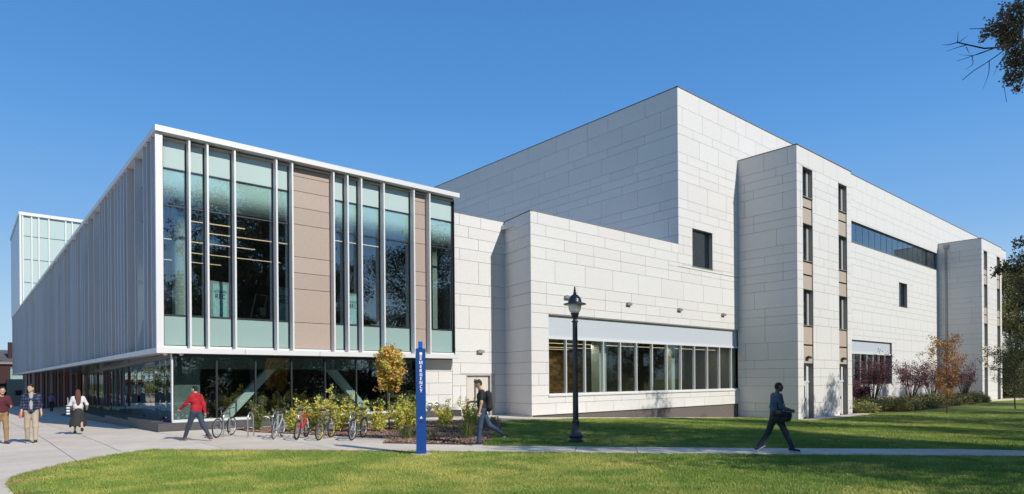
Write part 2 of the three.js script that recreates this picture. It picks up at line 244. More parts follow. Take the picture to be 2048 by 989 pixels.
// room behind a window, a closed box with thickness seen through the panes
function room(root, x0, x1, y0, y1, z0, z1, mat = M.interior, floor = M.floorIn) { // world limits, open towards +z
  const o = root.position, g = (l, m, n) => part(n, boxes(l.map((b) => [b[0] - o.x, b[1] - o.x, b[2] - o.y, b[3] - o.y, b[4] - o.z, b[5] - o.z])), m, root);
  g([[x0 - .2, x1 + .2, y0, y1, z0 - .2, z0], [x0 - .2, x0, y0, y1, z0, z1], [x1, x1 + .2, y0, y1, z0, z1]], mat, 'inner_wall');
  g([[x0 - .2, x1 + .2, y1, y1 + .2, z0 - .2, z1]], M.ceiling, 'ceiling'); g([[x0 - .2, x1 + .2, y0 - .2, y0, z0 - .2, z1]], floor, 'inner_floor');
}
function lightStrip(root, x0, x1, y, z, power = 6) { // linear ceiling lamp: glowing bar and its light
  const o = root.position, m = part('light_strip', boxG(x0 - o.x, x1 - o.x, y - o.y, y - o.y + .03, z - o.z - .03, z - o.z + .03), M.strip, root);
  const l = new THREE.RectAreaLight(new THREE.Color(1, .84, .62), power, x1 - x0, .06); l.position.set((x0 + x1) / 2 - o.x, y - o.y - .01, z - o.z); l.rotation.x = -Math.PI / 2; root.add(l); return m;
}
function wallLight(root, p0, p1, u, y, w = .42, mat = M.fixture) { const m = part('wall_light', merge([boxG(u - w / 2, u + w / 2, y - .06, y + .09, 0, .16), boxG(u - .06, u + .06, y + .09, y + .13, 0, .1), boxG(u - w / 2 + .03, u + w / 2 - .03, y - .075, y - .06, .02, .15)]), mat, root); return frameOf(root, p0, p1)(m); }
const lowerC = [1, 1, 1, 1, 2, 1, 1, 2, 2, 1, 1, 1, 1.6], tallC = [2, 2, 1, 2, 1, 1, 1, 2, 1, 1, 2, 1, ...lowerC], towerC = [2, 1, 1, 1, 2, 1, 1, 2, 1, 1, 1, 1, 1, 2, 1, 1, 2, 2, 1, 1, 1, 2, 1, 1, 1];
const ZF = -25.02;

// the tall block: left face, front face beside the annex, long front beyond the stair tower
{
  const root = thing('gym_block', 'tall white panelled block rising behind the lower white annex', 'building', [36.5, -1.06, ZF]);
  const A = [36.5, -66], B = [36.5, ZF], E_ = [125, ZF];
  cladWall(root, A, B, 21.5, 9.6, tallC, [], 3, { width: 3.4, inset1: .345, max: 150 });
  const U = (x) => x - 36.5;
  const holes = [[U(38.13), U(40.62), 9.6, 12.24], [U(65.05), U(91), 14.97, 17.0], [U(77.76), U(80.26), 9.59, 12.24], [U(62.2), U(75.5), 1.02, 5.5], [U(44.15), U(53.4), -1.5, 18.0], [-.01, U(44.16), -2, 10.92 - .622]];
  holes[5] = [-.01, U(44.16), -2, 9.42];
  cladWall(root, B, E_, 21.5, -1.4, tallC, holes, 4, { max: 145 });
  coping(root, A, B, 21.5); coping(root, B, E_, 21.5);
  const o = root.position;
  part('roof', boxG(0.3, 88, 21.2 - o.y, 21.45 - o.y, -41, -.35), M.membrane, root);
  part('core', boxes([[.5, 88.4, -.3, 22.2, -41, -9.6]]), M.ceiling, root);
  // square windows high in the wall
  windowUnit(root, B, E_, U(38.13), U(40.62), 9.62, 12.24, .28); windowUnit(root, B, E_, U(77.76), U(80.26), 9.59, 12.24, .28);
  // ribbon window
  const f = part('window', boxes([[U(65.05), U(91), 14.97, 15.07, -.3, -.12], [U(65.05), U(91), 16.9, 17.0, -.3, -.12]]), M.dark, root); frameOf(root, B, E_)(f);
  part('window_sill', boxG(U(65), U(91), 14.92, 14.97, -.3, .05), M.fixture, f);
  for (let k = 0; k < 16; k++) { const a = U(65.05) + k * 1.622; pane(f, a + .02, a + 1.60, 15.07, 16.9, -.2); part('mullion', boxG(a + 1.605, a + 1.635, 15.07, 16.9, -.26, -.19), M.dark, f); }
  // lower strip window with metal panel above
  const g = part('window', boxes([[U(62.2), U(75.5), 4.16, 4.3, -.3, -.1], [U(62.2), U(75.5), 1.02, 1.12, -.3, -.06]]), M.white, root); frameOf(root, B, E_)(g);
  part('metal_panel', boxG(U(62.2), U(75.5), 4.3, 5.47, -.28, -.2), M.louver, g);
  for (let k = 0; k < 8; k++) { const a = U(62.55) + k * 1.613; pane(g, a + .03, a + 1.58, 1.12, 4.16, -.22, M.gymGlass); part('mullion', boxG(a - .03, a + .03, 1.12, 4.16, -.26, -.12), M.white, g); }
  room(root, 56, 76, -1, 7, -34, -25.4); lightStrip(root, 60, 75.5, 5.1, -27.5, 3);  // lamp strip out of view above the panes, lights this room
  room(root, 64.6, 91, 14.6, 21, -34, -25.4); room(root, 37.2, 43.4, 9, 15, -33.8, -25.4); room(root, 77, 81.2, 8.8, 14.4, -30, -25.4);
}
// the annex: low white block with the long window, wall with the service door, slanted return between them
{
  const root = thing('annex_block', 'low white panelled annex with long strip window and service door', 'building', [23, 0, ZF]);
  const A0 = [19.9, -27.9], A1 = [23.6, -27.9], C = [23.0, ZF], D = [44.18, ZF], o = root.position;
  cladWall(root, A0, A1, 10.92, -.3, lowerC, [[.9, 2.92, -.5, 2.24]], 7); cladWall(root, A1, C, 10.92, -.3, lowerC, [], 8, { inset1: .16 }); cladWall(root, [17.86, -27.9], [19.88, -27.9], 3.0, -.3, [1, 1, 1, 2], [], 18);
  const holes = [[24.3 - 23, 44.15 - 23, 1.02, 5.5], [36.5 - 23, 44.2 - 23, 9.4, 12]], U = (x) => x - 23;
  cladWall(root, C, [44.16, ZF], 10.92, -.05, lowerC, holes, 9, { inset0: .14 });
  coping(root, A0, A1, 10.92, .0); coping(root, A1, C, 10.92, .02); coping(root, C, [36.5, ZF], 10.92, .0);
  part('roof', prism([[20, -28.2], [23.4, -28.2], [23.3, -25.4], [36.2, -25.4], [36.2, -66], [20, -66]], 10.7, .25, () => 0).translate(-o.x, -o.y, -o.z), M.membrane, root);  // roof top out of view, its pale tone bounces light onto the tall wall
  part('stone_base', boxes([[0.1, 21.1, -1.6, -.06, -.5, -.09]]), M.base, root);
  part('base_course', boxes([[-2.3, -.05, -.5, -.3, -3.1, -2.95]]), M.base, root);
  // strip window: metal panel, mullions, panes
  const w = part('window', boxes([[U(24.3), U(44.15), 4.13, 4.25, -.3, -.08], [U(24.3), U(44.15), 1.04, 1.12, -.3, -.05]]), M.white, root); frameOf(root, C, D)(w);
  part('metal_panel', boxG(U(24.32), U(44.13), 4.25, 5.44, -.28, -.16), M.louver, w); part('window_sill', boxG(U(24.25), U(44.15), .96, 1.04, -.3, .07), M.white, w);
  part('window_head', boxG(U(24.28), U(44.15), 5.44, 5.5, -.3, -.02), M.fixture, w);
  const ms = [24.3, 25.74, 27.31, 28.91, 30.47, 32.05, 33.65, 35.23, 36.82, 38.43, 40.04, 41.61, 43.23, 44.15];
  for (let k = 0; k < ms.length - 1; k++) { pane(w, U(ms[k]) + .03, U(ms[k + 1]) - .03, 1.12, 4.13, -.2, M.gymGlass); part('mullion', boxG(U(ms[k]) - .03, U(ms[k]) + .03, 1.12, 4.13, -.26, -.07), M.white, w); }
  for (const x of [25.72, 31.14, 36.5, 41.96]) wallLight(root, C, D, U(x), 6.49);
  wallLight(root, A0, A1, 1.85, 3.46);
  // room behind: timber block wall, columns, lamp strips
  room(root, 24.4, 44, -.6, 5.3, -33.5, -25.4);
  { const im = new THREE.InstancedMesh(boxG(-.2, .2, -.1, .1, 0, .05), std(1, 1, 1, .6), 27 * 29), D2 = new THREE.Object3D(), R = rng(31), c = new THREE.Color(); im.name = 'timber_blocks'; im.userData.kind = 'stuff'; let n = 0; for (let i = 0; i < 27; i++) for (let j = 0; j < 29; j++) { D2.position.set(24.65 + i * .42 - o.x, -.4 + j * .205, -33.48 - o.z + R() * .06); D2.updateMatrix(); im.setMatrixAt(n, D2.matrix); const t = R(); im.setColorAt(n++, c.setRGB(.16 + .26 * t * t, .10 + .16 * t * t, .05 + .07 * t * t)); } root.add(im); }
  part('inner_column', boxG(29.5 - o.x, 30.15 - o.x, -.6, 5.3, -1.6, -.95), M.column, root); part('inner_column', boxG(37.3 - o.x, 37.7 - o.x, -.6, 5.3, -1.6, -1.2), M.column, root);
  for (const [x0, x1, z, y] of [[24.6, 43.5, -26.6, 4.0], [24.6, 34, -30, 4.0], [24.6, 33, -32, 4.0]]) lightStrip(root, x0, x1, y, z, 60);
  // service door with two leaves
  const d = part('door_frame', boxes([[.9, 2.92, 2.14, 2.24, -.34, -.02], [.9, .98, -.3, 2.14, -.34, -.02], [2.6, 2.92, -.3, 2.14, -.34, -.02]]), M.doorFrame, root); frameOf(root, A0, A1)(d);
  for (const [a, b] of [[.985, 1.735], [1.75, 2.55]]) { const l = part('door_leaf', boxG(a, b, -.28, 2.13, -.2, -.15), M.door, d); part('handle', boxG(a < 1.5 ? b - .16 : a + .1, a < 1.5 ? b - .11 : a + .15, .85, 1.95, -.15, -.09), M.dark, d); l.name = 'door_leaf'; }
  for (const x of [-1.35, -.93]) { const v = part('pipe_inlet', merge([new THREE.CylinderGeometry(.19, .19, .08, 18).rotateX(Math.PI / 2), new THREE.CylinderGeometry(.08, .1, .16, 14).rotateX(Math.PI / 2).translate(0, 0, .1)]), M.steel, root); v.position.set(19.76 + x - o.x, .56, -27.9 - o.z + .03); }
}
// the two stair towers
function stairTower(x, label) {
  const z1 = -20.57, root = thing('stair_tower', label, 'tower', [x, -1.06, z1], 0, 'stair towers'), W = 9.25, A = [x, ZF - .1], B = [x, z1], C = [x + W, z1], D = [x + W, ZF];
  cladWall(root, A, B, 18.17, -1.3, towerC, [], x < 60 ? 12 : 13, { width: 2.9, inset1: .345, mod: .625 });
  const cols = [[.88, 2.42], [6.88, 8.42]], holes = cols.map(([a, b]) => [a, b, -1.5, 16.85]);
  cladWall(root, B, C, 18.17, -1.3, towerC, holes, x < 60 ? 14 : 15, { mod: .625 }); cladWall(root, C, D, 18.17, -1.3, towerC, [], 16, { inset0: .345, mod: .625 });
  coping(root, A, B, 18.17); coping(root, B, C, 18.17); coping(root, C, D, 18.17);
  const o = root.position;
  part('roof', boxG(.35, W - .35, 19.0, 19.18, -4.4, -.35), M.ceiling, root); part('core', boxG(.5, W - .5, -.2, 19, -4.4, -1.6), M.interior, root);
  for (const [a, b] of cols) {
    for (const [y0, y1] of [[14.75, 16.85], [10.2, 12.85], [5.6, 8.17]]) {
      const f = windowUnit(root, B, C, a, b, y0, y1, .3, M.dark, .06, M.fixture); part('mullion', boxG(b - .42, b - .36, y0 + .06, y1 - .06, -.37, -.26), M.fixture, f);
      part('side_panel', boxG(b - .36, b - .06, y0 + .06, y1 - .06, -.35, -.28), M.doorFrame, f);
    }
    for (const [y0, y1] of [[12.85, 14.0], [14.02, 14.75], [8.17, 9.2], [9.22, 10.2], [4.22, 5.6], [2.86, 4.2]]) { const t = part('tan_panel', boxG(a + .015, b - .015, y0 + .045, y1 - .045, -.12, -.07), M.towerTan, root); frameOf(root, B, C)(t); }
    wallLight(root, B, C, (a + b) / 2 - .1, 3.3, .5, M.dark);
    const d = part('door_frame', boxes([[a, b, 1.52, 1.64, -.42, -.3], [a, b, 2.76, 2.86, -.42, -.3], [a, a + .06, -1.06, 2.76, -.42, -.3], [b - .5, b - .42, -1.06, 2.76, -.42, -.3], [b - .42, b, -1.06, 2.86, -.42, -.36]]), M.white, root); frameOf(root, B, C)(d);
    pane(d, a + .06, b - .5, 1.64, 2.76, -.36, M.glass, 'transom_pane');
    const leaf = part('door_leaf', boxes([[a + .07, b - .51, 1.3, 1.51, -.38, -.33], [a + .07, b - .51, -.95, -.62, -.38, -.33], [a + .07, b - .51, .18, .4, -.38, -.33], [a + .07, a + .22, -.62, 1.3, -.38, -.33], [b - .66, b - .51, -.62, 1.3, -.38, -.33]]), M.white, d); leaf.name = 'door_leaf';
    pane(d, a + .22, b - .66, .4, 1.3, -.35, M.glass, 'door_pane'); pane(d, a + .22, b - .66, -.62, .18, -.35, M.glass, 'door_pane');
    part('handle', boxG(a + .26, a + .42, .26, .3, -.33, -.27), M.dark, d);
  }
  return root;
}
stairTower(44.17, 'nearer white stair tower with two window columns beside the annex');
{
  const t = stairTower(91.2, 'farther white stair tower at the right end with a downspout');
  part('downspout', merge([boxG(-.1, -.0, .2, 18.6, -3.72, -3.5), boxG(-.22, -.01, 18.6, 19.0, -3.86, -3.36), boxG(-.16, -.01, 18.45, 18.6, -3.78, -3.44), ...[4, 8, 12, 16].map((y) => boxG(-.11, -.0, y, y + .06, -3.78, -3.44))]), M.fixture, t);
}

// the glazed wing on the left
{
  const root = thing('glass_wing', 'long glazed wing with white vertical fins and flat roof edge', 'building', [5.6, 0, -27.1]), o = root.position;
  const g = (n, l, m) => part(n, boxes(l.map((b) => [b[0] - o.x, b[1] - o.x, b[2], b[3], b[4] - o.z, b[5] - o.z])), m, root), zG = -27.62, zEnd = -120;
  const roof = g('roof_edge', [[5.6, 19.87, 11.5, 11.72, -27.6, -27.1], [5.6, 6.1, 11.5, 11.72, zEnd, -27.6]], M.white);
  g('roof', [[6.1, 19.8, 11.45, 11.6, zEnd, -27.6]], M.ceiling); g('roof_soffit', [[6.1, 19.85, 11.44, 11.449, -27.75, -27.6]], M.fixture);
  // floor edge in lengths with butt joints
  for (const [a, b] of [[5.6, 8.86], [8.87, 12.1], [12.11, 15.4], [15.41, 19.93]]) g('floor_edge', [[a, b - .006, 3.03, 3.235, -27.6, -27.1]], M.white);
  for (let z = -27.61; z > zEnd + 1; z -= 4) g('floor_edge', [[5.6, 6.0, 3.03, 3.235, Math.max(zEnd, z - 3.992), z]], M.white);
  g('soffit', [[6.0, 19.8, 3.05, 3.2, zEnd, -27.6]], M.soffit);
  // front bays: fin positions, glass or tan infill
  const fins = [6.83, 7.5, 8.55, 10.27, 10.96, 12.88, 13.57, 14.27, 15.46, 17.15, 18.08], edge = [5.92, ...fins, 19.75];
  for (const x of fins) g('fin', [[x - .035, x + .035, 3.24, 11.49, zG + .02, -27.22]], M.white);
  g('corner_fin', [[5.63, 5.88, 3.24, 11.49, -27.36, -27.24]], M.white); g('end_fin', [[19.76, 19.8, 3.24, 11.43, zG - .2, -27.5]], M.dark);
  g('head_frame', [[5.9, 19.76, 11.36, 11.44, zG - .12, zG + .14]], M.doorFrame); g('sill_frame', [[5.9, 19.76, 3.24, 3.34, zG - .08, zG + .09]], M.white);
  const rows = [[3.37, 4.53], [4.57, 8.80], [8.85, 10.26], [10.30, 11.38]];
  for (let k = 0; k < edge.length - 1; k++) {
    const a = edge[k], b = edge[k + 1];
    if (k === 5 || k === 10) { [11.36, 11.01, 10.36, 9.63, 8.88, 7.44, 6.73, 6.01, 4.53, 3.36].forEach((y, i, l) => { if (i < l.length - 1) { const p = part('tan_panel', boxG(0, b - a - .09, 0, y - l[i + 1] - .022, -.05, 0), M.tan[(i * 7 + k) % 3], root); p.position.set(a + .045 - o.x, l[i + 1], zG + .06 - o.z); } }); g('panel_backing', [[a, b, 3.3, 11.4, zG - .06, zG - .01]], M.dark); continue; }
    const f = part('window', boxes([[a - o.x + .035, b - o.x - .035, 4.53, 4.57, zG - .06 - o.z, zG + .05 - o.z], [a - o.x + .035, b - o.x - .035, 8.80, 8.85, zG - .06 - o.z, zG + .05 - o.z], [a - o.x + .035, b - o.x - .035, 10.26, 10.30, zG - .06 - o.z, zG + .05 - o.z], [b - o.x - .075, b - o.x - .035, 3.34, 11.36, zG - .06 - o.z, zG + .05 - o.z], [a - o.x + .035, a - o.x + .05, 3.34, 11.36, zG - .06 - o.z, zG + .05 - o.z]]), M.dark, root);
    rows.forEach(([y0, y1], r) => {
      const m = r === 3 ? M.spandrelTop : r === 0 ? M.spandrel : M.glass, p = pane(f, a + .05 - o.x, b - .075 - o.x, y0, y1, zG - o.z, m, r === 3 || r === 0 ? 'spandrel_pane' : 'pane');
      if (r === 2) { const q = new THREE.PlaneGeometry(b - a - .13, y1 - y0), uv = q.attributes.uv; for (let i = 0; i < 4; i++) uv.setX(i, uv.getX(i) * (b - a) / 1.4); const s = part('frit_print', q, M.frit, f); s.position.set((a + b) / 2 - .012 - o.x, (y0 + y1) / 2, zG - .02 - o.z); }
      p.position.z += ((k * 7 + r * 3) % 5 - 2) * .001;
    });
  }
  // left face: deep fins with infill between
  { const R = rng(55); let z = -28.0, k = 0;
    const px = 5.93;
    while (z > zEnd + .4) {
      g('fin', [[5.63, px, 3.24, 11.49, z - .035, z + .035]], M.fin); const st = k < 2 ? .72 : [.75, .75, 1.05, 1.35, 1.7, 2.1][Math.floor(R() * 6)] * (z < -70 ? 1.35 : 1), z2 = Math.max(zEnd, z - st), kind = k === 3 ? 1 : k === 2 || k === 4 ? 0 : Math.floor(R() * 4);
      if (kind === 0) { rows.forEach(([y0, y1], r) => g(r === 0 || r === 3 ? 'spandrel_pane' : 'pane', [[px, px + .03, y0, y1, z2 + .03, z - .03]], r === 3 ? M.spandrelTop : r === 0 ? M.spandrel : M.glass)); g('transom', [[px - .02, px + .04, 4.53, 4.57, z2 + .03, z - .03], [px - .02, px + .04, 8.8, 8.85, z2 + .03, z - .03], [px - .02, px + .04, 10.26, 10.3, z2 + .03, z - .03]], M.dark); }
      else if (kind === 1) { const ys = [11.36, 11.01, 10.36, 9.63, 8.88, 7.44, 6.73, 6.01, 4.53, 3.36]; ys.slice(0, -1).forEach((y, i) => g('tan_panel', [[px - .01, px + .04, ys[i + 1] + .011, y - .011, z2 + .03, z - .03]], M.tan[i % 3])); g('panel_backing', [[px + .045, px + .08, 3.3, 11.4, z2, z]], M.dark); }
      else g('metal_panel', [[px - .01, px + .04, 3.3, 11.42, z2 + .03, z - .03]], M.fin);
      z = z2; k++;
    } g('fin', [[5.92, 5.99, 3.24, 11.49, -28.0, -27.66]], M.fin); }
  // upper hall seen through the panes
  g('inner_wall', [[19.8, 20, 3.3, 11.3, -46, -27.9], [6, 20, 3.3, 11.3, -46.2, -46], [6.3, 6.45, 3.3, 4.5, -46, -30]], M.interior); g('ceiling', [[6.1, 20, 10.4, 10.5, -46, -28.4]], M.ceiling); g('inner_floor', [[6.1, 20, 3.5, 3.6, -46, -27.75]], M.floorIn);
  g('bulkhead', [[6.6, 19.7, 9.1, 9.3, -28.6, -28.35]], M.interiorLight);
  part('round_column', new THREE.CylinderGeometry(.32, .32, 6.8, 20).translate(6.95 - o.x, 7.0, -29.2 - o.z), M.column, root); part('round_column', new THREE.CylinderGeometry(.32, .32, 6.8, 20).translate(13.4 - o.x, 7.0, -31 - o.z), M.column, root); g('inner_column', [[18.5, 18.95, 3.6, 10.4, -29.2, -28.8], [19.2, 19.5, 3.6, 10.4, -29.0, -28.7]], M.column);
  for (const [x0, x1, z] of [[7, 10, -30.5], [9, 13, -32.5], [7.5, 12, -35], [13.6, 15, -32], [14.3, 17, -30.2], [9.5, 14.5, -38], [7, 12, -41], [15.5, 17, -36]]) lightStrip(root, x0, x1, 9.0, z, 3);
  // ground floor: front glazing on a granite plinth
  g('plinth', [[5.64, 19.9, -.3, .33, -28.3, -27.14]], M.granite); g('plinth_sill', [[6.2, 17.9, .33, .43, -27.62, -27.4]], M.white);
  { const ms = [6.24, 7.85, 9.4, 10.95, 12.5, 14.05, 15.7, 17.8], f = g('window', [...ms.map((x) => [x - .03, x + .03, .43, 2.92, -27.56, -27.44]), [6.2, 17.9, 2.9, 3.0, -27.58, -27.42]], M.dark); ms.slice(0, -1).forEach((x, i) => pane(f, x + .03 - o.x, ms[i + 1] - .03 - o.x, .43, 2.9, -27.5 - o.z, M.lobbyGlass)); g('corner_post', [[6.18, 6.23, .33, 3.04, -27.58, -27.42]], M.white);  }
  g('inner_wall', [[7.6, 20, -1, 3.0, -40.2, -40], [19.9, 20, -1, 3, -40, -28.0]], M.interior); g('inner_partition', [[6.45, 7.55, .33, 3.0, -28.9, -28.75]], M.interiorLight); g('bulkhead', [[7.55, 17.9, 2.45, 3.0, -28.9, -28.75]], M.interiorLight); g('inner_floor', [[6.45, 20, .1, .32, -28.9, -27.9], [7.4, 20, .1, .32, -40, -28.9]], M.floorIn);
  for (const [a, b] of [[[8.7, .3], [11.2, 3.0]], [[13.2, 3.0], [15.6, .3]]]) { const L = Math.hypot(b[0] - a[0], b[1] - a[1]), m = part('brace', boxG(-.17, .17, 0, L, -.17, .17), M.paleSteel, root); m.position.set(a[0] - o.x, a[1], -29.4 - o.z); m.rotation.z = Math.atan2(-(b[0] - a[0]), b[1] - a[1]); }
  // ground floor: glazed wall running back under the overhang, panes set at slightly different angles
  { const A = [6.26, -27.7], B = [11.4, -95], L = len2(A, B), n = 42, R = rng(8), hold = part('window', boxG(0, L, 2.86, 3.04, -.05, .05), M.dark, root); hold.position.set(B[0] - o.x, 0, B[1] - o.z); hold.rotation.y = Math.atan2(-(A[1] - B[1]), A[0] - B[0]);
    for (let k = 0; k < n; k++) { const a = k * L / n, m = part('pane', boxG(0, L / n - .012, -1.3, 2.86, -.012, 0), M.mirrorGlass, hold); m.position.set(a + .006, 0, 0); m.rotation.y = (R() - .5) * .035; }
    g('inner_wall', [[14, 14.2, -1.4, 3, -95, -41]], M.interior); }
  [[-27.14, -33, .36], [-33, -39, .22], [-39, -46, .08], [-46, -56, -.1]].forEach(([a, b, y], i) => g('stone_ledge', [[5.64, 6.35 + i * .5, -1.2, y, b, a - (i ? 0 : 1.16)]], M.granite));
  // entrance under the far end: terracotta and grey strips
  { const R = rng(77), f = g('entrance_wall', [[5.7, 11.6, -1.6, 3.04, -97.4, -97.2]], M.dark); for (let x = 5.75, i = 0; x < 11.5; i++) { const w = .12 + R() * .22, red = i % 2; part('entrance_strip', boxG(x - o.x, x + w - o.x, -1.5, 3.03, -97.2 - o.z, -97.05 - R() * .12 - o.z), red ? std(.24 + R() * .08, .09, .06, .7) : std(.30, .32, .34, .6), f); x += w + .05 + R() * .1; } g('post', [[5.85, 5.97, -1.5, 3.04, -93, -92.88], [10.9, 11.0, -1.4, 3.04, -90, -89.9]], M.fixture); }
  for (const [x, z] of [[5.95, -27.35], [6.5, -27.3]]) { const c = part('soffit_camera', new THREE.SphereGeometry(.09, 12, 8, 0, 6.3, Math.PI / 2, Math.PI / 2).translate(x - o.x, 3.03, z - o.z), M.white, root); c.name = 'soffit_camera'; }
}
// taller glazed box at the far end of the wing
{
  const root = thing('glass_pavilion', 'taller glazed box with white mullions above the far end of the wing', 'building', [5.6, 11.7, -101.6]), o = root.position, g = (n, l, m, p = root) => part(n, boxes(l.map((b) => [b[0] - o.x, b[1] - o.x, b[2] - o.y, b[3] - o.y, b[4] - o.z, b[5] - o.z])), m, p);
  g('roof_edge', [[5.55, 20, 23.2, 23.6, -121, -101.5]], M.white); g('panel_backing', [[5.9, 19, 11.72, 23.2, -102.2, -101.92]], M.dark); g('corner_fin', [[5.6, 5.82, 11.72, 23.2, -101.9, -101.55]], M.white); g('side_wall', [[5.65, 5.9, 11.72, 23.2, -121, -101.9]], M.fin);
  const xs = [5.95, 6.86, 7.59, 8.65, 10.44, 11.15, 12.2, 14, 14.8, 16.2, 18]; const f = g('window', [...xs.map((x) => [x - .07, x + .07, 11.72, 23.2, -101.9, -101.6])], M.white);
  for (let i = 0; i < xs.length - 1; i++) for (const [y0, y1] of [[11.72, 14.68], [14.76, 17.61], [17.69, 20.58], [20.66, 23.2]]) pane(f, xs[i] + .07 - o.x, xs[i + 1] - .07 - o.x, y0 - o.y, y1 - o.y, -101.8 - o.z, M.spandrelTop);
}
// old brick building beyond the entrance
{
  const root = thing('brick_building', 'dark red brick building at the far left edge beyond the plaza', 'building', [-4, -3, -150]);
  const bm = std(.075, .032, .03, .9, { map: T.brick }), tr = std(.24, .21, .19, .85);
  part('wall', boxG(7, 22, 0, 8.4, -20, 0), bm, root); part('cornice', boxG(6.7, 22.3, 8.4, 8.8, -20.2, .4), tr, root);
  const roof = part('roof', new THREE.ExtrudeGeometry(new THREE.Shape([new THREE.Vector2(0, 0), new THREE.Vector2(20, 0), new THREE.Vector2(10, 2.6)]), { depth: 14.8, bevelEnabled: false }).rotateY(Math.PI / 2).translate(7.1, 8.8, .2), std(.09, .085, .085, .9), root);
  part('chimney', boxG(10.6, 12, 9, 12.6, -4, -2.6), bm, roof); part('porch_wall', boxG(10.2, 14.6, .2, 5.6, .02, 6), std(.32, .26, .23, .85), root); part('steps', boxes([0, 1, 2, 3, 4, 5].map((k) => [3, 7.5, .8, 2.6 - k * .3, 1 + k * .5, 1.5 + k * .5])), tr, root); part('porch_sign', boxG(11.2, 12.2, 2.7, 3.6, 6, 6.05), bm, root);
  for (let i = 8; i < 12; i++) for (const y of [2.2, 5.5]) { const f = part('window', boxes([[-27 + i * 4.2, -25.2 + i * 4.2, y - .15, y, 0, .14], [-27 + i * 4.2, -25.2 + i * 4.2, y + 2.1, y + 2.3, 0, .12]]), tr, root); pane(f, -27 + i * 4.2, -25.2 + i * 4.2, y, y + 2.1, .02, M.spandrel); }
}
// ---------- plants ----------
const leafShape = (w, l, fold = .25) => { const g = new THREE.BufferGeometry(); g.setAttribute('position', new THREE.Float32BufferAttribute([0, 0, 0, -w, l * .4, w * fold, 0, l * .5, 0, w, l * .4, w * fold, 0, l, -.1 * l], 3)); g.setIndex([0, 2, 1, 0, 3, 2, 1, 2, 4, 2, 3, 4]); g.computeVertexNormals(); return g; };
function clump(R, n, spread, w, l) { const a = []; for (let i = 0; i < n; i++) { const g = leafShape(w * (.7 + R() * .6), l * (.7 + R() * .6)); g.rotateX((R() - .5) * 2.6); g.rotateZ((R() - .5) * 2.6); g.rotateY(R() * 6.3); g.translate((R() - .5) * spread, (R() - .5) * spread, (R() - .5) * spread); a.push(g); } return mergeGeometries(a); }
const leafMat = phys(1, 1, 1, .6, { side: THREE.DoubleSide, transmission: .32, thickness: 0 });
const glossLeaf = std(1, 1, 1, .55, { side: THREE.DoubleSide });
const CL = rng(404);
const clumps = { oak: [clump(CL, 14, .62, .055, .17), clump(CL, 14, .7, .05, .15)], maple: [clump(CL, 5, .16, .035, .09)], shrub: [clump(CL, 4, .09, .019, .075)], plum: [clump(CL, 7, .3, .035, .10)], cover: [clump(CL, 12, .24, .022, .08)] };
function foliage(name, kind, spots, cols, R, parent, mat = leafMat, scale = 1) {
  const g = clumps[kind][Math.floor(R() * clumps[kind].length)], im = new THREE.InstancedMesh(g, mat, spots.length), D = new THREE.Object3D(), c = new THREE.Color(); im.name = name; im.userData.kind = 'stuff';
  spots.forEach((p, k) => { D.position.copy(p); D.rotation.set(R() * 6.3, R() * 6.3, R() * 6.3); D.scale.setScalar(scale * (.7 + R() * .6)); D.updateMatrix(); im.setMatrixAt(k, D.matrix); const a = cols[Math.floor(R() * cols.length)], f = .8 + R() * .4; im.setColorAt(k, c.setRGB(a[0] * f, a[1] * f, a[2] * f)); });
  parent.add(im); return im;
}
